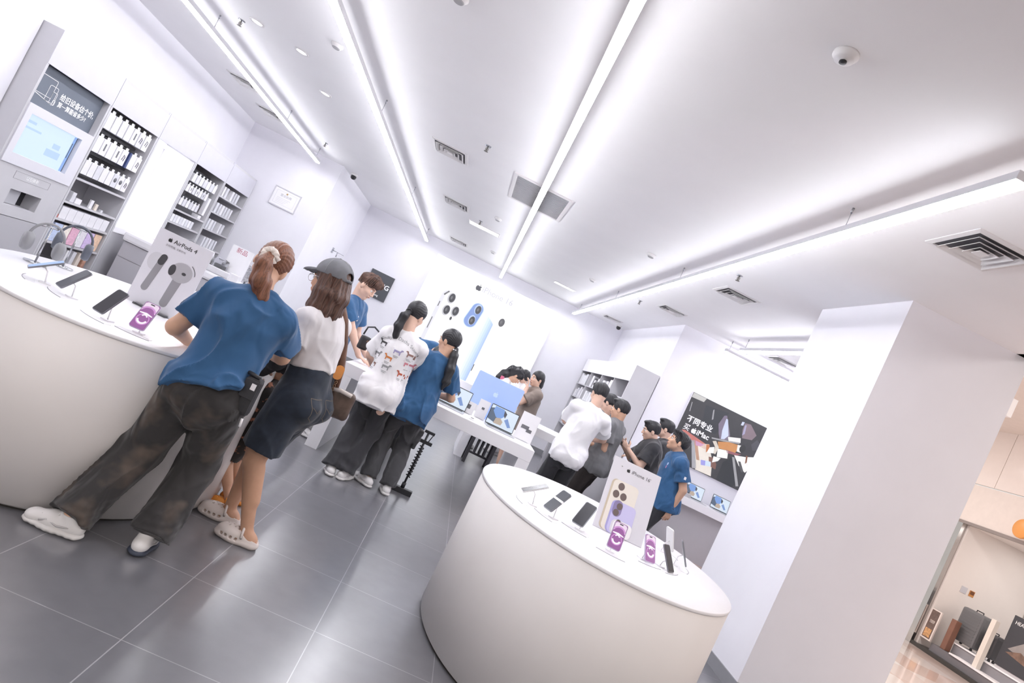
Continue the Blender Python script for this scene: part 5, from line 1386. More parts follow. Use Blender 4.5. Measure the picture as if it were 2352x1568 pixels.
        v.data.transform(Matrix.Translation((-s.o[0], -s.o[1], 0)))
        return up
    # -- hair
    def hair(s, m, kind='short', step=None, seed=2, rough=.004, fringe=0.0):
        P = s.hl; hs = s.hs; ax = s.ax
        e = lambda c, r: ellip(P(*c), ax, np.array(r) * hs)
        U, Fw = ax[2], ax[1]
        cap = e((0, -.016, .034), (.085, .105, .096))
        face = e((0, .098, -.03 - fringe), (.075, .062, .085))
        cap = carve(cap, face)
        if kind == 'short':
            low = P(0, -.03, -.035); n = -(U * .9 + Fw * -.42)
            it = [(cut(cap, low, n), 0)]
            for sx in (-1, 1): it[0] = (carve(it[0][0], e((sx * .085, .0, -.03), (.03, .03, .042))), 0)
            it.append((e((0, .05, .105), (.06, .05, .022)), .03 * hs))
        elif kind == 'quiff':
            low = P(0, -.03, .0); n = -(U * .95 + Fw * -.2)
            it = [(cut(cap, low, n), 0), (e((0, .03, .105), (.072, .08, .04)), .03 * hs), (e((.01, .085, .085), (.055, .035, .035)), .03 * hs)]
        else:
            it = [(cut(cap, P(0, -.03, -.06), -(U * .8 + Fw * -.55)), 0)]
            for sx in (-1, 1): it[0] = (carve(it[0][0], e((sx * .088, .002, -.025), (.022, .024, .034))), 0)
        A = np.asarray(ax, f32); C = s.hd.astype(f32)
        def post(Pt, F):
            q = ((Pt - C) @ A.T) / hs
            th = np.arctan2(q[:, 0], q[:, 2] + .02) if kind == 'pony' else np.arctan2(q[:, 0], q[:, 1])
            f_ = rough * (np.sin(th * 34 + 3 * np.sin(q[:, 1] * 40)) * .35 + wavy(q, 60, seed) * (.5 if kind in ('pony', 'long') else 1.2))
            return F + f_ * hs
        return s.add('hair', it, m, step or max(.004, s.step * .5), post)
    def strands(s, name, chain, m, ratio=None, front=None, amp=.004, freq=180, seed=3, step=None):
        """hair falling along a chain of (point, radius)"""
        it = []
        for (p, r), (p2, r2) in zip(chain[:-1], chain[1:]):
            it.append((econe(p, p2, r, r2, front, ratio) if ratio else cone(p, p2, r, r2), .02))
        rs_ = s.rs.astype(f32); fs_ = s.fs.astype(f32)
        def post(P, F):
            a = P @ rs_; b = P @ fs_
            return F + amp * (np.sin(a * freq + 2 * np.sin(P[:, 2] * 22 + seed)) * .6 + np.sin(b * freq * .8 + P[:, 2] * 14) * .4)
        return s.add(name, it, m, step or max(.0045, s.step * .55), post)
def decal(target, name, polys, m, origin, u, v, d, parent, off=.0025, o=(0, 0, 0)):
    """printed shapes laid on a garment: polygons in the (u, v) plane pushed along d onto the cloth"""
    dg = bpy.context.evaluated_depsgraph_get()
    bm = bmesh.new(); bm.from_mesh(target.data); tree = BVHTree.FromBMesh(bm); bm.free()
    u, v, d = Vector(u).normalized(), Vector(v).normalized(), Vector(d).normalized(); og = Vector(origin) - Vector(o)
    mb = MB()
    for poly in polys:
        pts = []
        for k in range(len(poly)):
            a, b = poly[k], poly[(k + 1) % len(poly)]
            pts += [a, ((a[0] + b[0]) / 2, (a[1] + b[1]) / 2)]
        c = (sum(p[0] for p in poly) / len(poly), sum(p[1] for p in poly) / len(poly))
        vs = []; ok = True
        for (x, y) in [c] + pts:
            h = tree.ray_cast(og + u * x + v * y - d * .6, d, 1.2)
            if h[0] is None: ok = False; break
            vs.append(h[0] - d * off)
        if not ok: continue
        n = len(pts)
        mb.add([tuple(p) for p in vs], [(0, 1 + k, 1 + (k + 1) % n) for k in range(n)])
    return mb.build(name, m, parent)
# ================================================================ the cast
# -- woman in blue leaning on the left counter
p = Person('person with auburn ponytail and cream scrunchie in blue tee, leaning on the left counter', 1.62, (-.975, 2.965, .815), (-.985, 3.03, 1.265), (-1.02, 3.10, 1.43), R(-8), R(-14), R(-8), .42, R(-10),
           aL=(-1.215, 2.83, .075), aR=(-.93, 2.97, .085), fL=R(-94), fR=R(-5), kL=(-1.15, 3.1, .42), kR=(-.93, 3.4, .46),
           wL=(-1.27, 3.25, .9), wR=(-.98, 3.44, .98), eL=(-1.32, 2.95, .9), eR=(-.72, 3.4, .85), skin=SKIN, fem=True, step=.0075, palmL=(0, 0, -1), palmR=(0, 0, -1), dirL=(-.1, 1, -.05), dirR=(-.5, .8, 0))
tee1 = p.tee(C_BLUE, -.002, .66, .022, fold=.013, seed=6, flare=.012, sr=.054, ratio=.8, hem_n=unit(-p.up + .42 * p.Rt))
p.trousers(C_JEANS, (.068, .058, .06), .17, 1.0, fold=.011, seed=8)
for q in 'LR': p.shoe(q, None, C_SOLE if q == 'L' else C_SOLED)
p.hair(H_AUBURN, 'pony', rough=.0035)
sc = p.hl(-.005, -.118, -.012)
MBs = MB(); n_ = 26
ax = p.ax
cs = [sc + (ax[0] * math.cos(a) + ax[2] * math.sin(a)) * .028 * (1 + .16 * math.sin(7 * a)) - ax[1] * .01 for a in [2 * math.pi * k / n_ for k in range(n_ + 1)]]
p.small('scrunchie', MBs.tube([tuple(c) for c in cs], [.017 + .0045 * math.sin(k * 2.4) for k in range(n_ + 1)], 10), mat('scrunchie_cream', 'e4dad2', .8, var=.06, scale=40))
p.strands('ponytail', [(sc, .026), (sc + V(.0, -.03, -.04), .036), (sc + V(.025, -.035, -.12), .043), (sc + V(.055, -.02, -.19), .032), (sc + V(.07, -.01, -.225), .014)], H_AUBURN, amp=.005, freq=190)
decal(tee1, 'sleeve_badge', [[(-.008, -.02), (.008, -.02), (.008, .0), (-.008, .0)], [(-.006, .006), (.008, .006), (.006, .022), (-.008, .02)]], C_WHITE, p.S['L'] + (p.E['L'] - p.S['L']) * .45, (.45, -.9, 0), (0, 0, 1), (.9, .42, 0), p.root, .003, p.o)
# pouch on her belt
t = thing('belt_pouch', 'black belt pouch with a small white label at the hip of the leaning shopper', 'bag', (-.80, 2.945, .862))
MB().box(-.036, .036, -.036, .036, -.105, .08, bev=.02).build('body', mat('pouch_black', '29292d', .6, var=.1, scale=30), t)
MB().box(-.032, .036, -.043, -.037, -.02, .068, bev=.002).build('flap', mat('pouch_flap', '303035', .5), t)
MB().box(.004, .026, -.0455, -.0435, .025, .055).build('white_label', M_PAPER, t)
MB().tube([(.03, -.03, -.112), (.035, -.03, -.15)], .006, 6).build('white_tip', M_PAPER, t)
MB().tube([(-.06, .0, .085), (-.02, -.02, .088), (.02, -.02, .082)], .01, 8).build('belt_loop', M_BLACK, t)

# -- woman with cap and white tee
p = Person('person in grey cap, glasses, white tee over black sleeves and long denim shorts', 1.61, (-.695, 3.53, .86), (-.775, 3.53, 1.315), (-.835, 3.51, 1.475), R(-72), R(-68), R(-66), .12, 0,
           aL=(-.625, 3.46), aR=(-.80, 3.64), fL=R(-92), fR=R(-96), kL=(-.9, 3.45, .46), kR=(-1.1, 3.6, .46),
           wL=(-.955, 3.54, .875), wR=(-.93, 3.74, .9), eL=(-.8, 3.2, 1.0), eR=(-.55, 3.9, 1.0), skin=SKINT, fem=True, shod=False, step=.0075, palmL=(0, .6, -.7), palmR=(0, -.6, -.7), curl=.6)
tw = p.tee(cloth('tee_offwhite', 'dcd9db', .015, wr=.5), -.095, .52, .016, fold=.009, seed=9, flare=-.008, sr=.052)
for q in 'LR': p.sleeve_long(q, C_SLEEVE, .4, .034, 'undersleeve')
sh = p.trousers(C_DENIM, (.068, .07, .06), .125, name='denim_shorts', knee_cut=.8, fold=.005, seed=3, seat=1.15)
# stitched back pocket and waistband
bk = p.pv - p.F * .05
pkt = [(-.05, .05), (.05, .05), (.05, -.05), (0, -.078), (-.05, -.05)]
def outline(poly, w):
    out = []
    for k in range(len(poly)):
        a, b = np.array(poly[k]), np.array(poly[(k + 1) % len(poly)]); d = b - a; L_ = np.linalg.norm(d); n = np.array([-d[1], d[0]]) / L_ * w
        m_ = 6
        for j in range(m_):
            q0, q1 = a + d * j / m_, a + d * (j + 1) / m_
            out.append([tuple(q0 - n), tuple(q1 - n), tuple(q1 + n), tuple(q0 + n)])
    return out
M_STITCH = mat('stitch_tan', '6c6258', .8)
dirv = p.F * .85 + np.array([0, .53, 0]) * .9
for cx in (-.065, .08):
    decal(sh, 'back_pocket_stitching', outline([(x + cx, y - .03) for x, y in pkt], .0016) + outline([(cx - .045, -.02), (cx - .015, -.045), (cx, -.025), (cx + .015, -.045), (cx + .045, -.02), (cx + .015, -.0475), (cx, -.0275), (cx - .015, -.0475)], .001), M_STITCH, p.pv, p.Rt, (0, 0, 1), p.F, p.root, .002, p.o)
wb = []
for k in range(24):
    a = 2 * math.pi * k / 24; b = 2 * math.pi * (k + 1) / 24
# clogs
def clog(p, q, m, holes=True):
    k = p.k * 1.02; d = p.foot[q]; r_ = np.array([d[1], -d[0], 0]); A = p.A[q] * np.array([1, 1, 0]); zc = np.array([0, 0, 1.])
    Z = lambda a, z, b=0: A + d * a * k + r_ * b * k + np.array([0, 0, z * k])
    axs = np.array([r_, d, zc])
    outer = [(ellip(Z(.07, .045), axs, (.053 * k, .088 * k, .045 * k)), 0), (cone(Z(-.05, .03), Z(.02, .035), .04 * k, .042 * k), .02)]
    base = [(econe(Z(-.05, .018), Z(.06, .018), .045 * k, .049 * k, zc, .5), .01), (econe(Z(.05, .018), Z(.12, .02), .051 * k, .044 * k, zc, .5), .02)]
    inner = ellip(Z(-.03, .07), axs, (.036 * k, .085 * k, .045 * k))
    its = [(carve(cut(pr, Z(0, 0), -zc), inner), b) for pr, b in outer + base]
    hl = []
    if holes:
        for (a, b) in ((.05, 0), (.08, .0), (.065, .018), (.065, -.018), (.095, .02), (.095, -.02), (.11, 0), (.04, .025), (.04, -.025)):
            hl.append(cone(Z(a, .12, b), Z(a, .05, b * .9), .0045 * k))
        for a in (.03, .06, .09, .115):
            for sg in (-1, 1): hl.append(cone(Z(a, .03, sg * .08), Z(a, .035, sg * .03), .008 * k))
    def post(P, F):
        for f, lo, hi in hl: F = np.maximum(F, -f(P))
        return F
    c = p.add('clog', its, m, .004, post)
    st = [tuple(Z(.015 - .055 * math.sin(t), .05 + .035 * math.sin(t), -.045 * math.cos(t))) for t in [math.pi * j / 10 for j in range(11)]]
    sb = p.small('clog_strap', MB().tube([tuple(Z(.005 + .012 * math.sin(t), .05 + .062 * math.sin(t), -.05 * math.cos(t))) for t in [math.pi * j / 10 for j in range(11)]], .0075 * k, 8), m)
    for sg in (-1, 1): p.small('strap_rivet', MB().lathe([(.0005, 0), (.007, 0), (.006, .003), (.0005, .004)], 12, Matrix.Translation(tuple(Z(.005, .05, sg * .05))) @ Matrix.Rotation(math.atan2(-d[0] * sg, d[1] * sg) , 4, 'Z') @ Matrix.Rotation(R(90), 4, 'Y')), mat('rivet_grey', '8e8986', .5), None, sb)
M_CLOG = mat('clog_cream', 'ddd3ce', .6, var=.02)
for q in 'LR': clog(p, q, M_CLOG)
# long brown hair under a cap
P_ = p.hl
p.hair(H_BROWN, 'long', rough=.003)
hp = []
for (x, y) in ((-.062, .0), (-.066, -.04), (-.04, -.085), (.0, -.098), (.04, -.085), (.066, -.04), (.062, 0)):
    a = P_(x, y, .03); b = P_(x * 1.12, y * 1.05 - .01, -.07); c = P_(x * 1.25, y * .95 - .005, -.16) ; e = P_(x * 1.5, y * .95 - .01, -.232)
    hp += [(cone(a, b, .027, .030), .02), (cone(b, c, .03, .029), .02), (cone(c, e, .029, .012), .02)]
hx, hy_ = p.ax[0].astype(f32), p.ax[1].astype(f32)
p.add('long_hair', hp, H_BROWN, .0045, lambda P, F: F + .0035 * (np.sin((P @ hx) * 230 + 2 * np.sin(P[:, 2] * 20)) + np.sin((P @ hy_) * 210 + 2 * np.sin(P[:, 2] * 24))) * .6)
M_CAP = mat('cap_grey', '77787d', .85, .0, .12, 16)
axh = p.ax; hs = p.hs
capE = ellip(P_(0, -.016, .05), axh, np.array((.094, .117, .098)) * hs)
capI = ellip(P_(0, -.016, .045), axh, np.array((.0885, .111, .092)) * hs)
opening = ellip(P_(0, -.135, .062), axh, np.array((.036, .04, .024)) * hs)
shell = carve(carve(cut(capE, P_(0, 0, .035), -(axh[2] + axh[1] * -.06)), capI), opening)
cp = p.add('cap', [(shell, 0)], M_CAP, .0035)
brim = cut(carve(cut(ellip(P_(0, .075, .028), axh, np.array((.083, .115, .034)) * hs), P_(0, .075, .036), -(axh[2] * 1.0 + axh[1] * .28)), ellip(P_(0, .075, .0205), axh, np.array((.083, .117, .034)) * hs)), P_(0, .055, 0), -axh[1])
p.add('cap_brim', [(brim, 0)], mat('cap_brim', '55565b', .85, .0, .1, 16), .0032)
M_h = p.headM()
for x0 in (-.012, .012):
    p.small('cap_seam', MB().tube([(x0 * (1 - .3 * abs(t)), -.016 + .1185 * math.sin(t), .05 + .0992 * math.cos(t)) for t in [R(-58 + 118 * j / 16) for j in range(17)]], .0012, 5), mat('seam_pale', 'a9aaae', .8), M_h, )
p.small('cap_seam', MB().tube([(.0952 * math.sin(t), -.016, .05 + .0992 * math.cos(t)) for t in [R(-96 + 192 * j / 20) for j in range(21)]], .0012, 5), mat('seam_pale', 'a9aaae'), M_h)
p.small('cap_strap', MB().tube([(.05 * math.sin(t), -.016 - .118 * math.cos(t * .9) , .036 + .001) for t in [R(-62 + 124 * j / 12) for j in range(13)]], .008, 8), M_CAP, M_h)
p.small('cap_button', MB().lathe([(.0005, 0), (.008, .0), (.006, .006), (.0005, .008)], 12, Matrix.Translation((0, -.016, .146))), M_CAP, M_h)
g = MB()
for sx in (-1, 1):
    g.tube([(sx * .031 + .026 * math.cos(t), .108, -.004 + .022 * math.sin(t)) for t in [2 * math.pi * j / 20 for j in range(21)]], .0014, 6)
    g.tube([(sx * .057, .106, .006), (sx * .074, .06, .01), (sx * .078, -.01, .004)], .0014, 6)
g.tube([(-.007, .109, .004), (0, .111, .008), (.007, .109, .004)], .0014, 6)
p.small('glasses', g, M_METAL, M_h)
p.eyes(hair=H_BROWN)
# handbag
t = thing('handbag', 'brown leather shoulder bag with an orange tag, worn by the woman in the cap', 'bag', (-.515, 3.68, .87))
b = [(rbox((0, 0, -.005), np.array([[.97, .25, 0], [-.25, .97, 0], [0, 0, 1]]), (.075, .035, .085), .03), 0)]
mesh_obj('body', [surface(b, .006, lambda P, F: F + .002 * wavy(P, 50, 2))], mat('bag_brown', '54433b', .45, .0, .3, 18), t)
MB().tube([(-.06, 0, .07), (-.075, -.02, .18), (-.12, -.06, .33), (-.17, -.09, .45), (-.215, -.10, .515)], [.018, .021, .023, .023, .022], 8).build('strap', mat('strap_brown', '6f4f40', .5, .0, .2, 20), t)
MB().prism(rrect(.052, .085, .024, 6), -.003, .003, Matrix.Translation((-.075, -.055, .165)) @ Matrix.Rotation(R(25), 4, 'Z') @ Matrix.Rotation(R(90), 4, 'X')).build('orange_tag', mat('tag_orange', 'dd9450', .5, var=.05), t)
ch = MB()
for k in range(4): ch.tube([(-.065 + .006 * math.cos(a) , -.045, .105 - .022 * k + .009 * math.sin(a)) for a in [2 * math.pi * j / 10 for j in range(11)]], .0025, 6)
ch.build('metal_chain', mat('chain_bronze', '9b7b62', .35, .8), t)
MB().tube([(-.07, -.03, .06), (-.02, -.045, .075), (.05, -.035, .07)], .012, 8).build('pale_trim', mat('bag_trim', 'cfc6c1', .5), t)

# -- small child behind her
p = Person('small child in orange clogs and dark patterned outfit, mostly hidden behind denim shorts', 1.0, (-.905, 3.875, .50), (-.93, 3.88, .775), (-.945, 3.88, .885), R(-80), None, None, .05, 0,
           aL=(-.87, 3.82), aR=(-.86, 3.95), fL=R(-97), fR=R(-88), wL=(-1.02, 3.82, .74), wR=(-1.04, 3.95, .78), eL=(-.85, 3.7, .62), eR=(-.85, 4.05, .62), skin=SKINT, step=.009, kid=True, shod=False, palmL=(0, 1, 0), palmR=(0, -1, 0))
M_PAT = mat('outfit_pattern', '34302f', .85, col2='a8705a', scale=26, lo=.55, hi=.62)
p.tee(M_PAT, .06, .6, .012, fold=.003, name='patterned_top')
p.trousers(M_PAT, (.075, .065, .06), .04, name='patterned_shorts', knee_cut=.85, fold=.003)
for q in 'LR': clog(p, q, mat('clog_orange', 'e0913f', .5, .0, .06, 20))
p.hair(H_BLACK, 'short'); p.eyes()

# -- staff man leaning on the end of the long table
p = Person('person with wavy brown hair in blue work tee, leaning a hand on the table end', 1.74, (-1.235, 6.40, .885), (-1.20, 6.37, 1.405), (-1.155, 6.345, 1.59), R(98), R(104), R(108), .38, 0,
           aL=(-1.2, 6.52), aR=(-1.12, 6.24), fL=R(80), fR=R(100), wL=(-.90, 6.62, .93), wR=(-.925, 6.36, .915), eL=(-1.3, 6.8, 1.1), eR=(-1.1, 6.0, 1.12), skin=SKINP, step=.0085,
           palmL=(0, 0, -1), palmR=(0, 0, -1), dirL=(1, 0, -.25), dirR=(1, -.1, -.22), curl=.15)
tb = p.tee(C_BLUE, .08, .62, .024, fold=.007, seed=12, sr=.055)
p.trousers(C_TROUS, (.062, .05, .045)); [p.shoe(q) for q in 'LR']
hq = p.hair(mat('hair_quiff', '5d4338', .5, .0, .45, 24), 'quiff', rough=.014)
p.add('side_hair', [(cut(cut(ellip(p.hl(0, -.016, .03), p.ax, np.array((.0785, .0985, .0915)) * p.hs), p.hl(0, .012, 0), p.ax[1] * .9 - p.ax[2] * .42), p.hl(0, 0, .03), p.ax[2]), 0)], mat('hair_shaved', '7d6a60', .8), .005)
p.eyes(hair=H_BROWN)
decal(tb, 'chest_badge', [[(-.02, -.012), (.02, -.012), (.02, .012), (-.02, .012)], [(-.012, .03), (.012, .03), (.012, .04), (-.012, .04)]], C_WHITE, p.pv + p.up * .36 + p.fs * .05 - p.rs * .02, (.8, .5, 0), (0, 0, 1), (-.5, .86, 0), p.root, .003, p.o)

# -- woman with printed white tee
p = Person('person with black ponytail in white tee printed with little dogs, facing the long table', 1.65, (-.495, 5.44, .86), (-.505, 5.45, 1.345), (-.515, 5.475, 1.535), R(4), R(8), R(30), .18, R(-4),
           aL=(-.575, 5.40), aR=(-.46, 5.42), fL=R(-14), fR=R(18), wL=(-.68, 5.80, .93), wR=(-.36, 5.82, .93), eL=(-.85, 5.45, .95), eR=(-.1, 5.5, 1.05), skin=SKINP, fem=True, step=.0085, palmL=(0, 0, -1), palmR=(0, 0, -1))
tp = p.tee(C_WHITE, .11, .78, .018, fold=.013, seed=21, flare=.022, sr=.06, ratio=.8)
p.trousers(C_TROUS, (.055, .049, .054), .085, 1.02, fold=.01, seed=11); [p.shoe(q) for q in 'LR']
p.hair(H_BLACK, 'pony', rough=.003)
s0 = p.hl(0, -.112, -.018)
p.strands('ponytail', [(s0, .02), (s0 + V(-.015, -.03, -.05), .034), (s0 + V(-.02, -.035, -.15), .038), (s0 + V(-.01, -.02, -.23), .026), (s0 + V(0, -.01, -.27), .008)], H_BLACK)
p.small('hair_tie', MB().tube([tuple(s0 + V(.022 * math.cos(a), -.012, .022 * math.sin(a))) for a in [2 * math.pi * k / 14 for k in range(15)]], .007, 8), M_BLACK)
og = p.pv + p.up * .27
def dog(cx, cz, s, fl=1):
    q = [(-.5, .1), (-.3, .16), (.25, .14), (.38, .38), (.62, .36), (.66, .22), (.48, .16), (.42, -.02), (.40, -.32), (.28, -.32), (.26, -.08), (-.26, -.08), (-.30, -.32), (-.42, -.32), (-.44, -.02), (-.6, .28)]
    body = [(-.42, .14), (.38, .14), (.38, -.08), (-.42, -.08)]
    P__ = [[(-.45, .14), (-.05, .15), (-.05, -.08), (-.45, -.07)], [(-.05, .15), (.38, .14), (.38, -.08), (-.05, -.08)], [(.26, .1), (.4, .38), (.56, .3), (.42, .05)], [(.4, .38), (.62, .36), (.66, .24), (.48, .2)], [(-.44, -.05), (-.3, -.05), (-.31, -.34), (-.42, -.34)], [(.26, -.05), (.4, -.05), (.39, -.34), (.28, -.34)], [(-.45, .12), (-.4, .06), (-.62, .3), (-.64, .27)]]
    return [[(cx + fl * x * s, cz + z * s) for x, z in a] for a in P__]
DG = [mat('print_dog_%s' % n, c, .8) for n, c in (('black', '3c3a3c'), ('orange', 'c9793f'), ('rust', 'b8604a'), ('lilac', '9a93b8'), ('brown', '8b6a62'), ('pink', 'c9808c'), ('grey', '8f8e90'))]
spots = [(-.13, .07, 0), (.02, .045, 3), (.13, .06, 4), (-.15, -.035, 6), (-.03, -.03, 1), (.14, -.02, 5), (-.15, -.125, 4), (-.02, -.11, 6), (.125, -.12, 2)]
for i, (x, z, c) in enumerate(spots):
    decal(tp, 'printed_dog', dog(x, z + .01, .072, 1 if i % 2 else -1), DG[c], og, p.rs, p.up, p.fs, p.root, .0035, p.o)
ln = []
for i, (x, z, c) in enumerate(spots):
    for r_ in range(2): ln.append([(x - .025 + .005 * r_, z - .032 - .01 * r_), (x + .022 - .006 * r_, z - .032 - .01 * r_), (x + .022 - .006 * r_, z - .028 - .01 * r_), (x - .025 + .005 * r_, z - .028 - .01 * r_)])
decal(tp, 'printed_caption_lines', ln, DG[6], og, p.rs, p.up, p.fs, p.root, .0035, p.o)
def letters(txt, size):
    cu = bpy.data.curves.new('lettering', 'FONT'); cu.body = txt; cu.size = size; cu.align_x = 'CENTER'; cu.resolution_u = 2
    o = bpy.data.objects.new('lettering', cu); COL.objects.link(o); bpy.context.view_layer.update()
    me = bpy.data.meshes.new_from_object(o.evaluated_get(bpy.context.evaluated_depsgraph_get())); bpy.data.objects.remove(o)
    out = [[tuple(me.vertices[i].co[:2]) for i in f.vertices] for f in me.polygons]; bpy.data.meshes.remove(me); return out
decal(tp, 'printed_lettering', [[(x, z + .15 - 2.2 * x * x) for x, z in q] for q in letters('Today is Dachs Story', .042)], DG[6], og, p.rs, p.up, p.fs, p.root, .0035, p.o)
t = thing('black_shoulder_bag', 'small black bag with a curved strap in front of the dog-print tee wearer', 'bag', (-.85, 5.74, 1.12), R(35))
MB().box(-.045, .045, -.03, .03, -.08, .05, bev=.02).build('body', mat('bag_black_print', '2e2d30', .5, col2='8d6f5c', scale=22, lo=.6, hi=.68), t)
MB().tube([(-.04, 0, .055), (-.03, 0, .13), (.03, 0, .155), (.09, 0, .13)], .008, 8).build('strap', M_BLACK, t)

# -- woman in blue tee and cargo trousers
p = Person('person with long black ponytail in blue tee and charcoal cargo trousers at the table', 1.59, (-.195, 5.60, .83), (-.165, 5.60, 1.285), (-.155, 5.62, 1.455), R(-12), R(-20), R(-58), .1, R(4),
           aL=(-.275, 5.56), aR=(-.085, 5.58), fL=R(-50), fR=R(-12), wL=(-.24, 5.98, .97), wR=(-.06, 5.92, .95), eL=(-.6, 5.75, 1.0), eR=(.2, 5.6, 1.0), skin=SKIN, fem=True, step=.0085, palmL=(0, 0, -1), palmR=(0, 0, -1))
p.tee(C_BLUE, .1, .74, .022, fold=.013, seed=31, flare=.034, sr=.055, ratio=.8)
ex = []
for q in 'LR':
    sg = -1 if q == 'L' else 1; c = p.hip[q] + (p.K[q] - p.hip[q]) * .72 + p.Rt * sg * .085
    ex.append((rbox(c, np.array([p.Rt, p.F, [0, 0, 1]]), (.02, .07, .09), .012), .008)); ex.append((rbox(c + np.array([0, 0, .075]) + p.Rt * sg * .006, np.array([p.Rt, p.F, [0, 0, 1]]), (.021, .075, .025), .01), .004))
p.trousers(C_CARGO, (.057, .05, .053), .085, 1.0, fold=.011, seed=14, extra=ex, name='cargo_trousers'); [p.shoe(q) for q in 'LR']
p.hair(H_BLACK, 'pony', rough=.003)
s0 = p.hl(0, -.10, -.05)
p.strands('ponytail', [(s0, .022), (s0 + V(.01, -.02, -.06), .034), (s0 + V(.03, -.05, -.18), .04), (s0 + V(.045, -.055, -.29), .036), (s0 + V(.04, -.04, -.37), .01)], H_BLACK)
p.small('hair_tie', MB().tube([tuple(s0 + V(.022 * math.cos(a), .022 * math.sin(a), -.01)) for a in [2 * math.pi * k / 14 for k in range(15)]], .008, 8), C_WHITE)
p.small('neck_cord', MB().tube([tuple(p.nk + p.rs * .052 * math.cos(a) + p.fs * .055 * math.sin(a) + p.up * (.01 - .012 * math.sin(a))) for a in [2 * math.pi * k / 24 for k in range(25)]], .004, 6), mat('cord_red', '8a4a3e', .6))
p.eyes()
# -- staff bending over the table from the other side
p = Person('person in blue tee with a black strap, bending low across the table behind the others', 1.68, (-.40, 7.66, .93), (-.335, 7.32, 1.295), (-.24, 7.16, 1.23), R(170), None, None, .75, 0,
           aL=(-.3, 7.72), aR=(-.5, 7.7), wL=(-.12, 6.98, .92), wR=(-.5, 6.98, .92), eL=(.0, 7.4, 1.0), eR=(-.8, 7.4, 1.0), skin=SKINP, step=.012, palmL=(0, 0, -1), palmR=(0, 0, -1), dirL=(0, -1, 0), dirR=(0, -1, 0))
p.tee(C_BLUE, .06, .6, .024, fold=.006, seed=41); p.trousers(C_TROUS); [p.shoe(q) for q in 'LR']; p.hair(H_BLACK, 'short'); p.eyes()
p.small('black_strap', MB().tube([tuple(p.S['R'] + V(-.02, .06, .06)), tuple(p.S['R'] + V(.02, -.04, .02)), tuple(p.S['R'] + V(.08, -.09, -.1))], .022, 8), M_BLACK)

# -- man in white tee, back to the camera
p = Person('tall person in oversized white tee and black trousers, back turned, by the right counter', 1.79, (1.56, 7.0, .93), (1.605, 7.0, 1.475), (1.60, 7.04, 1.655), R(-6), R(-6), R(-14), .3, R(4),
           aL=(1.49, 6.98), aR=(1.68, 7.0), fL=R(-20), fR=R(14), wL=(1.56, 7.4, 1.13), wR=(1.76, 7.4, 1.10), eL=(1.2, 7.1, 1.15), eR=(2.2, 7.1, 1.15), skin=SKINP, step=.009, palmL=(1, 0, 0), palmR=(-1, 0, 0))
p.tee(cloth('tee_bright_white', 'f7f6f8', .01, wr=.3), .085, .78, .018, fold=.012, seed=51, flare=.018, sr=.058, ratio=.76)
p.trousers(C_TROUS, (.056, .052, .05), fold=.008, seed=17); [p.shoe(q, M_BLACK, M_BLACK) for q in 'LR']
p.hair(H_BLACK, 'short', rough=.008); p.eyes()
t = thing('smartphone', 'phone held by the tall person in the white tee', 'phone', (1.66, 7.5, 1.17))
MB().prism(rrect(.072, .15, .01), -.004, .004, Matrix.Rotation(R(60), 4, 'X')).build('body', M_PHONE, t)
# -- man in grey tee beside him and one between them
p = Person('person in grey tee and dark brown trousers, right of the tall person in white', 1.73, (2.03, 7.5, .92), (2.055, 7.5, 1.43), (2.02, 7.5, 1.60), R(-55), R(-55), R(-62), .22, 0,
           aL=(2.0, 7.42), aR=(2.06, 7.6), wL=(1.80, 7.5, 1.08), wR=(1.86, 7.72, 1.08), eL=(2.2, 7.2, 1.1), eR=(2.3, 7.8, 1.1), skin=SKIN, step=.010, palmL=(0, 1, 0), palmR=(0, -1, 0))
p.tee(C_GREY, .08, .72, .035, fold=.009, seed=61, flare=.015, sr=.06, ratio=.78)
p.trousers(mat('trousers_brown_black', '352f2e', .85, .0, .25, 9, stretch=(1, 1, .3)), (.066, .058, .056)); [p.shoe(q, M_BLACK, M_BLACK) for q in 'LR']
p.hair(H_BLACK, 'short', rough=.007); p.eyes()
p = Person('person with black hair whose head shows between the white tee and the grey tee', 1.73, (2.01, 8.2, .92), (2.025, 8.17, 1.455), (2.02, 8.14, 1.625), R(-40), None, R(-55), .3, 0, skin=SKINP, step=.012, wL=(1.82, 8.42, 1.1), wR=(2.0, 8.52, 1.1))
p.tee(C_GREY, .06, .6, .024, seed=71); p.trousers(C_TROUS); [p.shoe(q, M_BLACK, M_BLACK) for q in 'LR']; p.hair(H_BLACK, 'short', rough=.007); p.eyes()
# -- man in black tee with phone, and the one behind him
p = Person('stout person in black tee looking down at a phone, before the bookcase panel', 1.69, (2.62, 7.6, .90), (2.605, 7.6, 1.415), (2.515, 7.585, 1.535), R(-82), None, R(-84), .30, 0,
           aL=(2.6, 7.5), aR=(2.63, 7.72), wL=(2.33, 7.50, 1.21), wR=(2.31, 7.70, 1.22), eL=(2.52, 7.35, .95), eR=(2.6, 7.9, 1.0), skin=SKINP, step=.010, build=1.15, palmL=(0, 1, .3), palmR=(0, -1, .3), curl=.7)
p.tee(C_BLACK, .07, .75, .03, fold=.008, seed=81, flare=.02, sr=.062, ratio=.86)
p.trousers(C_TROUS); [p.shoe(q, M_BLACK, M_BLACK) for q in 'LR']; p.hair(H_BLACK, 'short', rough=.006); p.eyes()
t = thing('smartphone', 'phone held by the stout person in the black tee', 'phone', (2.225, 7.6, 1.275))
MB().prism(rrect(.072, .15, .01), -.004, .004, Matrix.Rotation(R(-90), 4, 'Z') @ Matrix.Rotation(R(125), 4, 'X')).build('body', M_PHONE, t)
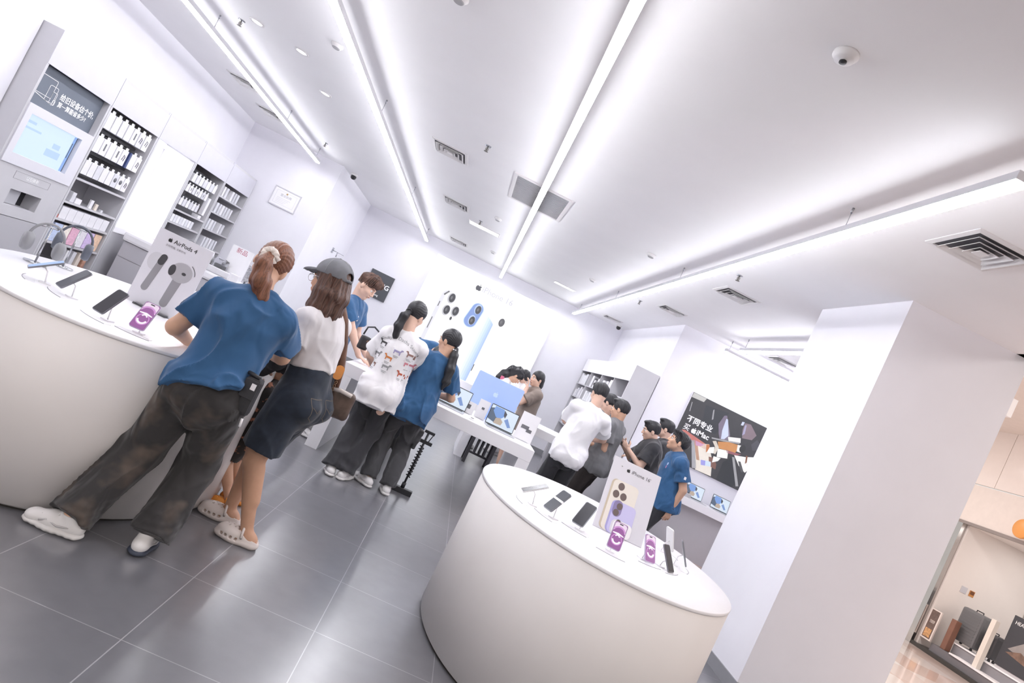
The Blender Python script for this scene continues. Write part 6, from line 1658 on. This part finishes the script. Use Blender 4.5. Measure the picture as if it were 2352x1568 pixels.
p = Person('person with short black hair in a dark tee, standing just behind the stout one', 1.76, (2.95, 8.2, .94), (2.945, 8.2, 1.475), (2.875, 8.19, 1.645), R(-80), None, R(-75), .12, 0, skin=SKINP, step=.012, wL=(2.7, 8.0, 1.1), wR=(2.7, 8.4, 1.1))
p.tee(C_BLACK, .07, .7, .028, seed=91); p.trousers(C_TROUS); [p.shoe(q, M_BLACK, M_BLACK) for q in 'LR']; p.hair(H_BLACK, 'short', rough=.006); p.eyes()
# -- man in blue tee, profile, looking up
p = Person('person with thick black hair in blue staff tee, standing in profile and looking up', 1.73, (2.79, 7.0, .90), (2.735, 7.0, 1.41), (2.655, 6.99, 1.555), R(-86), R(-88), R(-84), -.12, 0,
           aL=(2.80, 6.9), aR=(2.83, 7.12), fL=R(-92), fR=R(-84), wL=(2.85, 6.82, .84), wR=(2.75, 7.25, .88), eL=(2.9, 6.75, 1.15), eR=(2.9, 7.3, 1.1), skin=SKIN, step=.009, palmL=(0, 1, 0), palmR=(0, -1, 0), dirL=(-.1, 0, -1), dirR=(0, 0, -1))
tb = p.tee(C_BLUE, .06, .7, .03, fold=.008, seed=95, flare=.02, sr=.058, ratio=.8)
p.trousers(C_TROUS, (.055, .05, .05)); [p.shoe(q, M_BLACK, M_BLACK) for q in 'LR']
p.hair(H_BLACK, 'short', rough=.012, fringe=.0); p.add('back_hair', [(ellip(p.hl(0, -.062, .03), p.ax, np.array((.084, .075, .09)) * p.hs), 0)], H_BLACK, .006, lambda P, F: F + .006 * wavy(P, 90, 4)); p.eyes()
decal(tb, 'chest_print', [[(-.03, 0), (.03, 0), (.03, .03), (-.03, .03)]], mat('print_pale_blue', 'a9bde0', .8), p.pv + p.up * .37, (-.6, -.8, 0), (0, 0, 1), (.8, .6, 0), p.root, .003, p.o)
decal(tb, 'chest_print', [[(-.03, -.04), (.02, -.04), (.02, -.008), (-.03, -.008)]], mat('print_dull_pink', 'a9789c', .8), p.pv + p.up * .37, (-.6, -.8, 0), (0, 0, 1), (.8, .6, 0), p.root, .003, p.o)
decal(tb, 'sleeve_badge', [[(-.012, -.016), (.012, -.016), (.012, .016), (-.012, .016)]], C_WHITE, p.S['L'] + (p.E['L'] - p.S['L']) * .5, (1, 0, 0), (0, 0, 1), (0, 1, 0), p.root, .003, p.o)
p.small('wristwatch', MB().tube([tuple(p.W['L'] + V(.031 * math.cos(a), .031 * math.sin(a), .02)) for a in [2 * math.pi * k / 14 for k in range(15)]], .009, 8), M_BLACK)
# -- three people at the far table
p = Person('person in short-sleeved brown dress with a hand at the mouth, by the far wall', 1.6, (1.17, 8.70, .87), (1.14, 8.7, 1.345), (1.09, 8.69, 1.495), R(-105), None, R(-122), .12, 0,
           wL=(1.0, 8.58, 1.33), wR=(.94, 8.76, 1.15), eL=(1.14, 8.5, 1.1), eR=(1.14, 8.9, 1.0), skin=SKINP, fem=True, step=.011, palmL=(-.3, .3, 1), dirL=(-.1, .3, 1), hands='LR')
M_DRESS = cloth('dress_taupe', '857870', wr=.4)
dr = p.tee(M_DRESS, .19, .7, .025, fold=.006, seed=101, name='dress', sr=.06, flare=.03); p.trousers(M_DRESS, (.07, .065, .06), knee_cut=.7, name='dress_skirt')
[p.shoe(q) for q in 'LR']; p.hair(H_BLACK, 'long'); p.eyes()
p.strands('hair_lengths', [(p.hl(0, -.06, .0), .07), (p.hl(0, -.06, -.08), .065), (p.hl(0, -.055, -.13), .045)], H_BLACK, amp=.004)
p = Person('person with bobbed black hair in a white top with black trim, beside the brown dress', 1.56, (1.22, 10.8, .83), (1.165, 10.75, 1.28), (1.12, 10.7, 1.44), R(-110), None, R(-120), .45, 0, skin=SKINP, fem=True, step=.012, wL=(.98, 10.62, 1.05), wR=(.95, 10.8, 1.05))
p.tee(C_WHITE, .06, .6, .024, seed=111); p.trousers(C_WHITE, (.062, .05, .045)); [p.shoe(q) for q in 'LR']; p.hair(H_BLACK, 'long'); p.eyes()
p.add('bobbed_hair', [(cut(carve(ellip(p.hl(0, -.03, .0), p.ax, np.array((.092, .1, .11)) * p.hs), ellip(p.hl(0, .1, -.04), p.ax, np.array((.07, .09, .1)) * p.hs)), p.hl(0, 0, -.075), -p.ax[2]), 0)], H_BLACK, .007)
p.small('black_trim', MB().tube([tuple(p.nk + p.rs * .06 * math.cos(a) + p.fs * .065 * math.sin(a) - p.up * (.02 + .03 * math.sin(a))) for a in [2 * math.pi * k / 20 for k in range(21)]], .009, 6), M_BLACK)
p = Person('person with long dark curly hair and white top, bending behind the blue computer', 1.62, (.66, 10.32, .86), (.845, 10.25, 1.26), (.965, 10.22, 1.39), R(85), None, R(100), .75, 0, skin=SKIN, fem=True, step=.012, wL=(1.1, 10.45, .95), wR=(1.1, 10.15, .95))
p.tee(C_WHITE, .06, .6, .024, seed=121); p.trousers(C_TROUS); [p.shoe(q) for q in 'LR']; p.hair(H_BLACK, 'long', rough=.012); p.eyes()
a0 = p.hl(0, -.05, .06)
p.strands('curly_hair', [(a0, .085), (a0 + V(-.10, 0, -.03), .085), (a0 + V(-.2, 0, -.12), .07), (a0 + V(-.28, -.02, -.22), .035)], H_BLACK, amp=.016, freq=70)
p.small('pink_hair_clip', MB().box(-.03, .03, -.02, .02, -.03, .03, bev=.01), mat('clip_pink', 'c86a86', .5), Matrix.Translation(tuple(a0 + V(-.22, -.06, -.2))))
